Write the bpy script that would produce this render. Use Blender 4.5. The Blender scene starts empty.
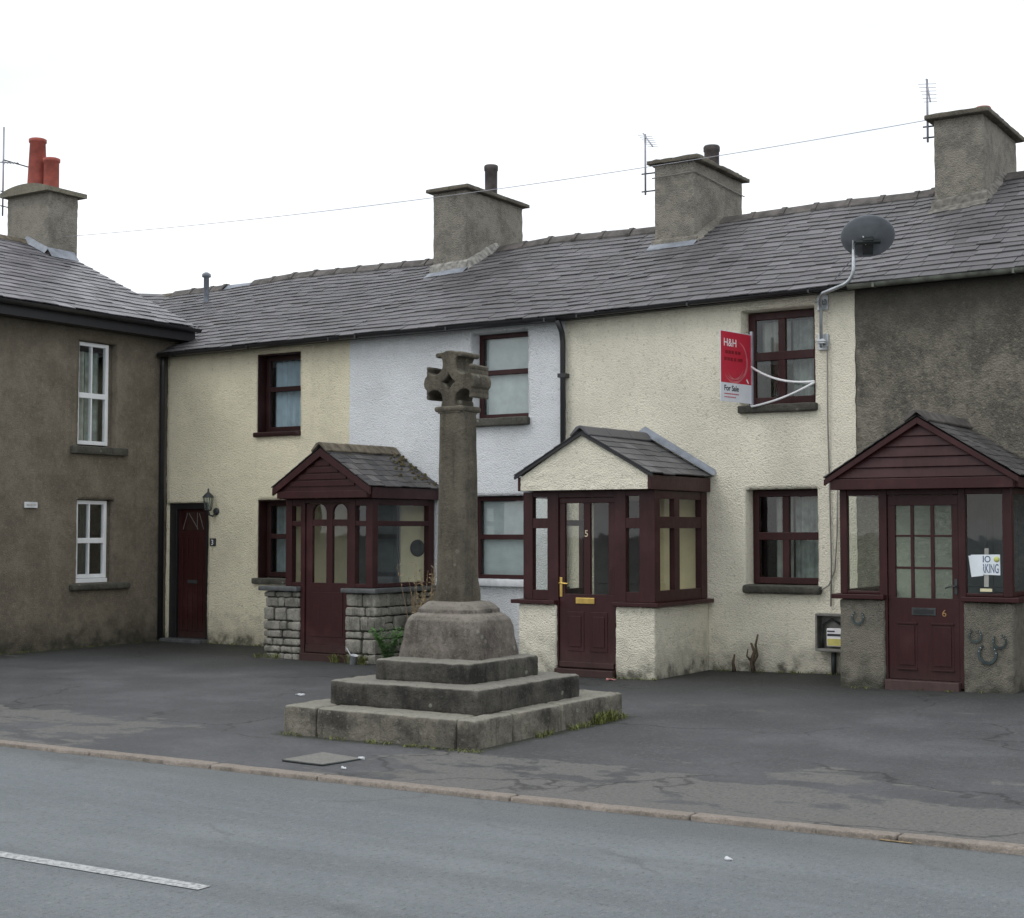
import bpy, bmesh, math, random
from mathutils import Vector, Matrix, noise

random.seed(7)
scene = bpy.context.scene
C = scene.collection
ORG = {}          # world origin of each object (children share their root's)

def clamp(x, a, b): return max(a, min(b, x))
def lerp(a, b, t): return a + (b - a) * t
def nz(p, s=1.0): return noise.noise(Vector(p) * s)

# ------------------------------------------------------------------ materials
class N:
    def __init__(self, name):
        self.m = bpy.data.materials.new(name); self.m.use_nodes = True
        self.t = self.m.node_tree; self.t.nodes.clear()
        self.out = self.t.nodes.new('ShaderNodeOutputMaterial')
        self._p = None
    def n(self, typ, **kw):
        x = self.t.nodes.new(typ)
        for k, v in kw.items(): setattr(x, k, v)
        return x
    def lk(self, a, b): self.t.links.new(a, b)
    def put(self, sock, v):
        if hasattr(v, 'is_linked') or isinstance(v, bpy.types.NodeSocket): self.lk(v, sock)
        else: sock.default_value = v
    @property
    def pos(self):
        if self._p is None: self._p = self.n('ShaderNodeNewGeometry').outputs['Position']
        return self._p
    def xyz(self):
        s = self.n('ShaderNodeSeparateXYZ'); self.lk(self.pos, s.inputs[0]); return s.outputs
    def scaled(self, sx, sy, sz):
        v = self.n('ShaderNodeVectorMath', operation='MULTIPLY'); self.lk(self.pos, v.inputs[0]); v.inputs[1].default_value = (sx, sy, sz); return v.outputs[0]
    def noise(self, scale, detail=3, rough=.55, vec=None):
        x = self.n('ShaderNodeTexNoise'); self.lk(vec or self.pos, x.inputs['Vector'])
        x.inputs['Scale'].default_value = scale; x.inputs['Detail'].default_value = detail; x.inputs['Roughness'].default_value = rough
        return x.outputs['Fac']
    def voro(self, scale, feature='F1', vec=None, out='Distance'):
        x = self.n('ShaderNodeTexVoronoi', feature=feature); self.lk(vec or self.pos, x.inputs['Vector']); x.inputs['Scale'].default_value = scale
        return x.outputs[out]
    def ramp(self, fac, stops, interp='LINEAR'):
        r = self.n('ShaderNodeValToRGB'); r.color_ramp.interpolation = interp
        e = r.color_ramp.elements
        while len(e) < len(stops): e.new(.5)
        for i, (p, c) in enumerate(stops):
            e[i].position = p; e[i].color = (*c, 1) if isinstance(c, (tuple, list)) else (c, c, c, 1)
        self.put(r.inputs[0], fac); return r.outputs[0]
    def math(self, op, a, b=0.0, cl=False):
        x = self.n('ShaderNodeMath', operation=op); x.use_clamp = cl
        self.put(x.inputs[0], a); self.put(x.inputs[1], b); return x.outputs[0]
    def step(self, v, a, b):      # smooth 0..1 as v goes a..b
        x = self.n('ShaderNodeMapRange', interpolation_type='SMOOTHSTEP'); self.put(x.inputs[0], v)
        x.inputs[1].default_value = a; x.inputs[2].default_value = b
        return x.outputs[0]
    def mix(self, fac, a, b, mode='MIX'):
        x = self.n('ShaderNodeMix', data_type='RGBA', blend_type=mode)
        self.put(x.inputs[0], fac)
        self.put(x.inputs[6], (*a, 1) if isinstance(a, tuple) and len(a) == 3 else a)
        self.put(x.inputs[7], (*b, 1) if isinstance(b, tuple) and len(b) == 3 else b)
        return x.outputs[2]
    def attr(self, name): return self.n('ShaderNodeAttribute', attribute_name=name).outputs['Fac']
    def bsdf(self, col, rough=.8, bump=None, dist=.01, strength=1.0, metallic=0.0, spec=.5, coat=0.0):
        b = self.n('ShaderNodeBsdfPrincipled')
        self.put(b.inputs['Base Color'], (*col, 1) if isinstance(col, tuple) and len(col) == 3 else col)
        self.put(b.inputs['Roughness'], rough); b.inputs['Metallic'].default_value = metallic
        b.inputs['Specular IOR Level'].default_value = spec; b.inputs['Coat Weight'].default_value = coat
        if bump is not None:
            u = self.n('ShaderNodeBump'); u.inputs['Strength'].default_value = strength; u.inputs['Distance'].default_value = dist
            self.lk(bump, u.inputs['Height']); self.lk(u.outputs[0], b.inputs['Normal'])
        self.lk(b.outputs[0], self.out.inputs[0]); return self.m

def roughcast(name, base, dirt, speck, amount=.5, grain=38, base_h=.55, speck_lo=.25, mott=.0, soot=.45, soot_z=4.2):
    """wet-dash render: pebbly relief, weather streaks under the eaves and sills, splash-back dirt near the ground"""
    k = N(name); x, y, z = k.xyz()
    big = k.noise(1.1, 5); mid = k.noise(6, 4); st = k.noise(1.0, 5, .6, k.scaled(5.5, 5.5, .45))
    peb = k.noise(grain * 1.35, 4, .7); peb2 = k.voro(grain * 1.5)
    col = k.mix(k.step(big, .35, .72), base, tuple(c * .86 for c in base))
    col = k.mix(k.math('MULTIPLY', k.step(st, .54, .80), amount * .75), col, dirt)
    col = k.mix(k.math('MULTIPLY', k.step(mid, .55, .8), amount * .6), col, dirt)
    col = k.mix(k.math('MULTIPLY', k.step(peb, .56, .70), speck_lo), col, speck)
    if mott:
        m3 = k.noise(2.6, 6, .68); m4 = k.noise(15, 4, .75)
        col = k.mix(k.math('MULTIPLY', k.step(m3, .44, .62), mott), col, dirt)
        col = k.mix(k.math('MULTIPLY', k.step(m3, .52, .34), mott * .55), col, speck)
        col = k.mix(k.math('MULTIPLY', k.step(m4, .54, .66), mott * .7), col, speck)
        col = k.mix(k.math('MULTIPLY', k.step(m4, .46, .36), mott * .8), col, tuple(c * .7 for c in dirt))
    pit = k.noise(grain * .62, 5, .72)
    col = k.mix(k.math('MULTIPLY', k.step(pit, .445, .335), speck_lo * 1.05), col, speck)
    low = k.math('ADD', z, k.math('MULTIPLY', k.math('SUBTRACT', mid, .5), .9))
    col = k.mix(k.math('MULTIPLY', k.math('SUBTRACT', 1.0, k.step(low, .02, base_h)), .62), col, tuple(c * .62 + .005 for c in dirt))
    col = k.mix(k.math('MULTIPLY', k.math('SUBTRACT', 1.0, k.step(low, -.12, .16)), .8), col, (.035, .038, .024))
    top = k.math('ADD', z, k.math('MULTIPLY', st, .5))
    col = k.mix(k.math('MULTIPLY', k.step(top, soot_z, 4.62), soot), col, dirt)
    h = k.math('ADD', k.math('MULTIPLY', peb, 1.0), k.math('MULTIPLY', peb2, -.7))
    return k.bsdf(col, .92, h, .014, 1.0, spec=.25)

def wood(name, c, rough=.42):
    k = N(name)
    g = k.noise(3.0, 4, .6, k.scaled(9, 9, 1.2)); f = k.noise(2.2, 3)
    col = k.mix(k.step(g, .3, .75), c, tuple(v * .72 for v in c))
    f2 = k.noise(13, 5, .7); col = k.mix(k.math('MULTIPLY', k.step(f, .48, .78), .5), col, tuple(v * 1.6 + .014 for v in c))
    col = k.mix(k.math('MULTIPLY', k.step(f2, .56, .72), .4), col, tuple(v * .45 for v in c))
    z = k.xyz()[2]; col = k.mix(k.math('MULTIPLY', k.step(k.math('ADD', z, k.math('MULTIPLY', f2, .3)), .55, .12), .35), col, (.07, .06, .05))
    r = k.math('ADD', k.math('MULTIPLY', f2, .35), rough - .17)
    return k.bsdf(col, r, g, .003, .4, spec=.28)

def plain(name, c, rough=.5, metallic=0.0, var=.2, scale=7, spec=.5, bump=None):
    k = N(name); f = k.noise(scale, 4)
    col = k.mix(k.step(f, .3, .72), tuple(min(1, v * (1 + var * .5)) for v in c), tuple(v * (1 - var) for v in c))
    return k.bsdf(col, rough, f if bump else None, bump or .01, 1.0, metallic, spec)

def slate(name, lo, hi, lichen=(.20, .19, .13), rough=.42, li=.35):
    k = N(name); t = k.attr('tone'); f = k.noise(14, 5, .65); b = k.noise(.9, 4)
    col = k.ramp(t, [(0, lo), (.8, hi), (1, tuple(v * 1.25 for v in hi))])
    col = k.mix(k.math('MULTIPLY', k.step(b, .45, .7), .4), col, tuple(v * .6 for v in lo))
    col = k.mix(k.math('MULTIPLY', k.step(f, .56, .72), li), col, lichen)
    r = k.math('ADD', k.math('MULTIPLY', f, .3), rough - .12)
    return k.bsdf(col, r, f, .006, .7, spec=.5)

def stone(name, dark, light, top, moss=(.05, .06, .025), mossy=.5, scale=1.0):
    k = N(name); x, y, z = k.xyz()
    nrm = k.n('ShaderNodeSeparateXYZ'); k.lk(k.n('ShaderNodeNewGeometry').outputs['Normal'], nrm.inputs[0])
    a = k.noise(2.6 * scale, 6, .62); b = k.noise(11 * scale, 5, .7); c = k.noise(55, 3, .7); s = k.noise(2, 5, .6, k.scaled(7, 7, .9))
    col = k.ramp(a, [(.36, dark), (.52, tuple(lerp(p, q, .5) for p, q in zip(dark, light))), (.68, light)])
    col = k.mix(k.math('MULTIPLY', k.step(s, .5, .7), .5), col, tuple(v * .5 for v in dark))
    col = k.mix(k.math('MULTIPLY', k.step(b, .55, .75), .45), col, tuple(v * .45 for v in dark))
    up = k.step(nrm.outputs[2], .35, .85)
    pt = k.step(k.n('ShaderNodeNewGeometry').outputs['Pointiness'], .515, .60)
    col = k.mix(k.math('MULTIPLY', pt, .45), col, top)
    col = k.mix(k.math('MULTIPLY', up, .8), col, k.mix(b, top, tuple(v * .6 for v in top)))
    col = k.mix(k.math('MULTIPLY', k.step(k.math('ADD', b, k.math('MULTIPLY', a, .5)), .82, .98), mossy), col, moss)
    col = k.mix(k.math('MULTIPLY', k.step(c, .62, .72), .25), col, tuple(min(1, v * 1.9) for v in light))
    gn = k.noise(26 * min(scale, 1.6), 5, .78); lv = k.voro(9); lm = k.noise(1.7, 3)
    col = k.mix(k.math('MULTIPLY', k.step(gn, .54, .68), .42), col, tuple(min(1, v * 1.35) for v in light))
    col = k.mix(k.math('MULTIPLY', k.step(gn, .46, .33), .5), col, tuple(v * .45 for v in dark))
    ls = k.math('MULTIPLY', k.step(k.math('ADD', lv, k.math('MULTIPLY', gn, .25)), .34, .24), k.step(lm, .50, .60))
    col = k.mix(k.math('MULTIPLY', ls, .5), col, (.30, .30, .25))
    h = k.math('ADD', k.math('ADD', k.math('MULTIPLY', b, 1.0), k.math('MULTIPLY', c, .5)), k.math('MULTIPLY', gn, .7))
    return k.bsdf(col, .9, h, .02, .9, spec=.25)

def glass(name, tint=(.88, .93, .91), refl=1.0, rough=.0):
    k = N(name)
    tr = k.n('ShaderNodeBsdfTransparent'); tr.inputs[0].default_value = (*tint, 1)
    gl = k.n('ShaderNodeBsdfGlossy'); gl.inputs['Color'].default_value = (refl, refl, refl, 1); gl.inputs['Roughness'].default_value = .02 + rough
    w = k.noise(2.3, 2); u = k.n('ShaderNodeBump'); u.inputs['Strength'].default_value = .05; u.inputs['Distance'].default_value = .02; k.lk(w, u.inputs['Height']); k.lk(u.outputs[0], gl.inputs['Normal'])
    fr = k.n('ShaderNodeFresnel'); bf = k.n('ShaderNodeNewGeometry').outputs['Backfacing']
    k.lk(k.math('ADD', k.math('MULTIPLY', bf, 1/1.6 - 1.6), 1.6), fr.inputs[0])
    mx = k.n('ShaderNodeMixShader'); k.lk(fr.outputs[0], mx.inputs[0]); k.lk(tr.outputs[0], mx.inputs[1]); k.lk(gl.outputs[0], mx.inputs[2])
    k.lk(mx.outputs[0], k.out.inputs[0]); return k.m

def obscure_glass(name):
    k = N(name); d = k.noise(30, 5, .75); v = k.noise(22, 5, .7)
    df = k.n('ShaderNodeBsdfDiffuse'); k.lk(k.ramp(d, [(.3, (.05, .065, .055)), (.55, (.14, .16, .13)), (.8, (.34, .37, .32))]), df.inputs[0])
    tr = k.n('ShaderNodeBsdfTransparent'); tr.inputs[0].default_value = (.7, .76, .7, 1)
    gl = k.n('ShaderNodeBsdfGlossy'); gl.inputs['Roughness'].default_value = .12
    u = k.n('ShaderNodeBump'); u.inputs['Distance'].default_value = .01; k.lk(v, u.inputs['Height']); k.lk(u.outputs[0], gl.inputs['Normal']); k.lk(u.outputs[0], df.inputs['Normal'])
    m1 = k.n('ShaderNodeMixShader'); m1.inputs[0].default_value = .5; k.lk(tr.outputs[0], m1.inputs[1]); k.lk(df.outputs[0], m1.inputs[2])
    fr = k.n('ShaderNodeFresnel'); bf = k.n('ShaderNodeNewGeometry').outputs['Backfacing']
    k.lk(k.math('ADD', k.math('MULTIPLY', bf, 1/1.5 - 1.5), 1.5), fr.inputs[0])
    m2 = k.n('ShaderNodeMixShader'); k.lk(fr.outputs[0], m2.inputs[0]); k.lk(m1.outputs[0], m2.inputs[1]); k.lk(gl.outputs[0], m2.inputs[2])
    k.lk(m2.outputs[0], k.out.inputs[0]); return k.m

def tarmac_pave():
    k = N('forecourt_tarmac'); x, y, z = k.xyz()
    f = k.noise(90, 3, .7); m = k.noise(1.3, 6, .6); m2 = k.noise(.45, 4); sp = k.voro(120)
    col = k.mix(k.step(m, .35, .7), (.066, .068, .072), (.102, .105, .110))
    col = k.mix(k.math('MULTIPLY', k.step(m2, .4, .65), .5), col, (.046, .046, .047))
    # damp, mossy strip at the foot of the walls, deepened as painted contact shadow
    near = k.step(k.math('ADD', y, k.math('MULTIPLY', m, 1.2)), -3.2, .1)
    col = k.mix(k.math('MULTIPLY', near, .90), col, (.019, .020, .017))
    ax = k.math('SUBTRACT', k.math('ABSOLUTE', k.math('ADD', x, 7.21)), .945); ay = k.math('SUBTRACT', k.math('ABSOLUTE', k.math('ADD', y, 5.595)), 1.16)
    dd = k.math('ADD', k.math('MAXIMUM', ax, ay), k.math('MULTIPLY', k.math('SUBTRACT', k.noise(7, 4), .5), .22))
    col = k.mix(k.math('MULTIPLY', k.step(dd, .16, .01), .8), col, (.030, .033, .018))  # mossy dirt round the cross base, doubling as contact shadow in the colour
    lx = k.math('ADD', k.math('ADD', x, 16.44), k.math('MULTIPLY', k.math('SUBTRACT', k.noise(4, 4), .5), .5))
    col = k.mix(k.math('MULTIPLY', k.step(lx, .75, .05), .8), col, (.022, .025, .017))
    # worn, paler old surface showing along the kerb where the newer coat has lifted
    band = k.math('MULTIPLY', k.step(y, -6.3, -7.25), k.step(x, -8.8, -5.2))
    band2 = k.math('MULTIPLY', k.math('MULTIPLY', k.step(y, -6.0, -7.0), k.step(x, -8.4, -9.6)), .85)
    band3 = k.math('MULTIPLY', k.math('MULTIPLY', k.step(y, -5.3, -6.4), k.step(x, -5.6, -4.4)), .6)
    b = k.math('MAXIMUM', k.math('MAXIMUM', band, band2), band3)
    w = k.noise(1.5, 7, .62, k.scaled(1.0, 1.5, 1))
    fw = k.noise(9, 5, .7); fw2 = k.noise(38, 4, .75)
    patch = k.step(k.math('ADD', k.math('ADD', w, k.math('MULTIPLY', b, .36)), k.math('MULTIPLY', k.math('SUBTRACT', k.math('ADD', fw, fw2), 1.0), .12)), .735, .80)
    gone = k.math('MULTIPLY', patch, k.step(y, -3.5, -5.5))
    col = k.mix(k.math('MULTIPLY', gone, .85), col, k.mix(k.step(fw2, .35, .65), (.165, .160, .148), (.105, .103, .098)))
    iso = k.step(k.math('ADD', k.noise(1.1, 5, .6, k.scaled(.8, 1.7, 1)), k.math('MULTIPLY', k.math('SUBTRACT', fw, .5), .12)), .655, .70)
    col = k.mix(k.math('MULTIPLY', iso, .6), col, (.13, .125, .11))
    gr = k.noise(42, 4, .8, k.scaled(1, .45, 1)); gr2 = k.noise(17, 5, .75, k.scaled(1, .5, 1))
    col = k.mix(k.math('MULTIPLY', k.step(gr, .55, .68), .45), col, (.17, .17, .165))
    col = k.mix(k.math('MULTIPLY', k.step(gr, .45, .33), .55), col, (.030, .030, .031))
    col = k.mix(k.math('MULTIPLY', k.step(gr2, .56, .70), .30), col, (.14, .138, .13))
    wv = k.n('ShaderNodeVectorMath', operation='ADD'); k.lk(k.pos, wv.inputs[0]); nv = k.n('ShaderNodeTexNoise'); nv.inputs['Scale'].default_value = 1.4; nv.inputs['Detail'].default_value = 5; k.lk(k.pos, nv.inputs['Vector']); k.lk(nv.outputs['Color'], wv.inputs[1])
    ck = k.voro(.42, 'DISTANCE_TO_EDGE', wv.outputs[0])
    col = k.mix(k.math('MULTIPLY', k.math('MULTIPLY', k.step(ck, .010, .002), k.step(m2, .40, .56)), .65), col, (.018, .018, .018))
    h = k.math('ADD', f, k.math('MULTIPLY', gone, -.6))
    return k.bsdf(col, k.math('ADD', .62, k.math('MULTIPLY', m, .3)), h, .006, .8, spec=.4)

def tarmac_road():
    k = N('road_asphalt'); x, y, z = k.xyz()
    f = k.noise(110, 3, .75); f2 = k.noise(45, 3, .7); m = k.noise(.8, 5, .6); t = k.noise(1.2, 4, .5, k.scaled(.22, 2.2, 1))
    col = k.mix(k.step(m, .35, .7), (.140, .158, .170), (.178, .197, .208))
    col = k.mix(k.math('MULTIPLY', k.step(t, .42, .66), .6), col, (.110, .124, .133))
    g1 = k.noise(36, 4, .8, k.scaled(1, .45, 1)); g2 = k.noise(11, 5, .75, k.scaled(.6, 1, 1))
    col = k.mix(k.math('MULTIPLY', k.step(g2, .52, .70), .4), col, (.19, .20, .205))
    col = k.mix(k.math('MULTIPLY', k.step(g1, .54, .68), .5), col, (.25, .26, .265))
    col = k.mix(k.math('MULTIPLY', k.step(g1, .46, .33), .6), col, (.062, .068, .072))
    wv = k.n('ShaderNodeVectorMath', operation='ADD'); k.lk(k.pos, wv.inputs[0]); nv = k.n('ShaderNodeTexNoise'); nv.inputs['Scale'].default_value = 1.1; nv.inputs['Detail'].default_value = 5; k.lk(k.pos, nv.inputs['Vector']); k.lk(nv.outputs['Color'], wv.inputs[1])
    ck = k.voro(.3, 'DISTANCE_TO_EDGE', wv.outputs[0])
    col = k.mix(k.math('MULTIPLY', k.math('MULTIPLY', k.step(ck, .009, .002), k.step(m, .46, .60)), .32), col, (.05, .052, .055))
    col = k.mix(k.math('MULTIPLY', k.step(y, -9.0, -8.35), .45), col, (.075, .078, .075))
    col = k.mix(k.math('MULTIPLY', k.step(f, .52, .68), .6), col, (.27, .28, .275))
    col = k.mix(k.math('MULTIPLY', k.step(f2, .55, .70), .55), col, (.055, .06, .062))
    return k.bsdf(col, .72, f, .006, .9, spec=.4)

M = {}
M['cream'] = roughcast('cream_roughcast', (.81, .755, .57), (.50, .46, .35), (.40, .365, .27), .30, speck_lo=.5)
M['cream2'] = roughcast('pale_cream_roughcast', (.83, .79, .65), (.55, .52, .43), (.42, .39, .31), .28, speck_lo=.55)
M['white'] = roughcast('white_roughcast', (.77, .795, .815), (.54, .56, .57), (.45, .465, .475), .34, speck_lo=.45)
M['grey'] = roughcast('brown_pebbledash', (.20, .174, .134), (.092, .080, .061), (.34, .305, .24), .6, 42, speck_lo=.4, mott=.32)
M['grey2'] = roughcast('grey_pebbledash', (.165, .153, .126), (.065, .061, .052), (.33, .31, .25), .6, 32, speck_lo=.4, mott=.55, soot=.8, soot_z=3.6)
M['porch_grey'] = roughcast('grey_render', (.190, .178, .146), (.085, .082, .066), (.27, .25, .2), .55, 50, .35, mott=.4)
M['chimney'] = roughcast('chimney_render', (.345, .322, .272), (.135, .126, .108), (.47, .445, .385), .9, 34, speck_lo=.35, mott=.6)
M['wood'] = wood('mahogany_frame', (.041, .0105, .0112))
M['wood_dark'] = wood('dark_stained_timber', (.030, .011, .011))
M['door_brown'] = wood('brown_door_timber', (.040, .011, .010))
M['black'] = plain('black_paint', (.012, .012, .014), .45)
M['gutter'] = plain('black_plastic_gutter', (.018, .018, .020), .4)
M['gutter_grey'] = plain('mossy_grey_gutter', (.13, .14, .115), .6, var=.5, scale=9)
M['white_pvc'] = plain('white_window_plastic', (.74, .76, .78), .35, var=.06)
M['white_paint'] = plain('white_painted_sill', (.66, .68, .70), .5, var=.2)
M['slate'] = slate('roof_slate', (.080, .077, .082), (.112, .108, .115), rough=.54)
M['slate_left'] = slate('pale_roof_slate', (.105, .102, .112), (.175, .170, .185), rough=.42, li=.25)
M['slate_moss'] = slate('mossy_porch_slate', (.045, .043, .044), (.095, .09, .09), (.12, .10, .045), .6, .55)
M['tile'] = slate('grey_porch_tile', (.060, .060, .066), (.115, .113, .12), rough=.5, li=.15)
M['ridge'] = plain('ridge_tile', (.105, .095, .088), .8, var=.5, scale=5, bump=.01)
M['ridge_sand'] = plain('sandy_ridge_tile', (.145, .122, .088), .85, var=.5, scale=9, bump=.01)
M['lead'] = plain('lead_flashing', (.235, .26, .30), .5, var=.3)
M['mortar'] = plain('mortar_flashing', (.30, .29, .265), .9, var=.5, scale=12, bump=.01)
M['mortar_dark'] = plain('weathered_mortar', (.175,.165,.145), .9, var=.5, scale=12, bump=.01)
M['pot'] = plain('terracotta_pot', (.36, .088, .066), .75, var=.25, scale=8)
M['pot_dark'] = plain('sooty_pot', (.075, .062, .062), .8, var=.5, scale=8)
M['cap'] = stone('chimney_cap_stone', (.10, .09, .075), (.20, .18, .14), (.26, .25, .19))
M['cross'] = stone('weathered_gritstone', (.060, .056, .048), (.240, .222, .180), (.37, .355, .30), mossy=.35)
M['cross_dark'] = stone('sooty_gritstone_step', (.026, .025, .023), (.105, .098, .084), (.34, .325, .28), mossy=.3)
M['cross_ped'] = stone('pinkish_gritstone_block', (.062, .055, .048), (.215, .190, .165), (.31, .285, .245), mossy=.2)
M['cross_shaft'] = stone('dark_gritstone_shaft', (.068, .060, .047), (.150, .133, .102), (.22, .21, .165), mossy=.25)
M['rubble'] = stone('limestone_rubble', (.15, .145, .125), (.37, .355, .31), (.34, .33, .29), mossy=.3, scale=1.5)
M['joint'] = plain('dark_mortar_joint', (.045, .042, .036), .95, var=.4, bump=.01)
M['slab'] = plain('slate_slab', (.085, .09, .092), .6, var=.35, scale=9, bump=.004)
M['sill'] = stone('dark_stone_sill', (.05, .048, .042), (.11, .105, .09), (.14, .14, .12))
M['kerb'] = stone('pinkish_kerb_stone', (.19, .165, .14), (.36, .31, .27), (.36, .315, .275), mossy=.2, scale=1.6)
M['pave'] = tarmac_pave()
M['road'] = tarmac_road()
M['ground'] = plain('ground_earth', (.07, .075, .06), .95, var=.4, scale=.4)
M['glass'] = glass('window_glass')
M['glass_up'] = glass('upstairs_window_glass', (.62, .70, .74), 1.0)
M['glass_porch'] = glass('porch_glass', (.95, .97, .94), .9)
M['obscure'] = obscure_glass('obscure_glass')
M['blind'] = plain('pale_blind', (.76, .80, .82), .8, var=.1)
M['curtain'] = plain('net_curtain', (.40, .40, .37), .9, var=.3, scale=5)
M['curtain_dark'] = plain('dull_green_curtain', (.30, .33, .31), .9, var=.4, scale=6)
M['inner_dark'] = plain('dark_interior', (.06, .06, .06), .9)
M['inner_cream'] = plain('cream_porch_plaster', (.84, .77, .54), .9, var=.12, scale=3)
M['inner_yellow'] = plain('yellow_porch_plaster', (.84, .73, .42), .9, var=.12, scale=3)
M['inner_green'] = plain('pale_green_porch_plaster', (.62, .66, .53), .9, var=.2, scale=3)
M['inner_grey'] = plain('slate_blue_door_paint', (.085, .10, .115), .5)
M['brass'] = plain('brass', (.62, .43, .13), .32, .9)
M['numeral'] = plain('pale_brass_numeral', (.66, .58, .40), .5)
M['numeral_dim'] = plain('tarnished_numeral', (.30, .17, .06), .5)
M['steel'] = plain('galvanised_steel', (.46, .49, .51), .45, .75, var=.3)
M['alu'] = plain('weathered_aluminium', (.34, .34, .38), .5, .6)
M['iron'] = plain('old_iron', (.045, .052, .052), .6, .3, var=.4)
M['horseshoe'] = plain('weathered_horseshoe_iron', (.055, .075, .078), .5, .5, var=.4)
M['dish'] = plain('dark_grey_dish', (.20, .22, .245), .5, var=.25, scale=5)
M['red'] = plain('red_sign_board', (.52, .022, .050), .38, var=.06)
M['red_light'] = plain('faint_red_swirl_print', (.66, .20, .22), .4)
M['red_dark'] = plain('dark_red_print', (.23, .008, .016), .4)
M['sign_white'] = plain('white_sign_board', (.70, .73, .78), .4, var=.05)
M['print_white'] = plain('white_print', (.82, .80, .82), .5, var=.05)
M['print_dark'] = plain('dark_print', (.03, .032, .04), .6)
M['print_red'] = plain('red_print', (.50, .08, .12), .6)
M['paper'] = plain('white_paper', (.74, .80, .84), .8, var=.06)
M['paper_blue'] = plain('blue_ink_print', (.09, .12, .22), .8)
M['paper_yellow'] = plain('yellow_spot_print', (.62, .66, .20), .8)
M['label_cream'] = plain('cream_label', (.66, .62, .40), .7, var=.05)
M['meter_case'] = plain('grey_meter_casing', (.19,.185,.17), .7, var=.4)
M['meter_yellow'] = plain('yellow_meter_label', (.60, .54, .16), .6)
M['cable'] = plain('grey_cable', (.20, .19, .175), .6)
M['cable_dark'] = plain('grey_overhead_cable', (.36, .36, .39), .6)
M['strap'] = plain('white_plastic_strap', (.78, .79, .80), .4, var=.05)
M['fern'] = plain('green_leaf', (.10, .24, .055), .6, var=.5, scale=20)
M['weed'] = plain('yellow_green_weed', (.135, .155, .035), .7, var=.5, scale=20)
M['moss'] = plain('moss_cushion', (.085, .070, .032), .95, var=.6, scale=25, bump=.01)
M['dry'] = plain('dry_stalk', (.27, .20, .11), .8, var=.4, scale=20)
M['bark'] = plain('bare_stem_bark', (.10, .075, .05), .9, var=.5, scale=25)
M['concrete'] = stone('concrete_cover', (.20, .195, .18), (.30, .29, .265), (.27, .265, .245), mossy=.1, scale=2)
def _paint():
    k = N('worn_road_paint'); f = k.noise(34, 5, .8)
    return k.bsdf(k.mix(k.step(f, .40, .66), (.46, .47, .47), (.18, .19, .195)), .8, f, .003, .6)
M['paint'] = _paint()
M['litter'] = plain('litter_white', (.56, .58, .60), .6, var=.1)

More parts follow.
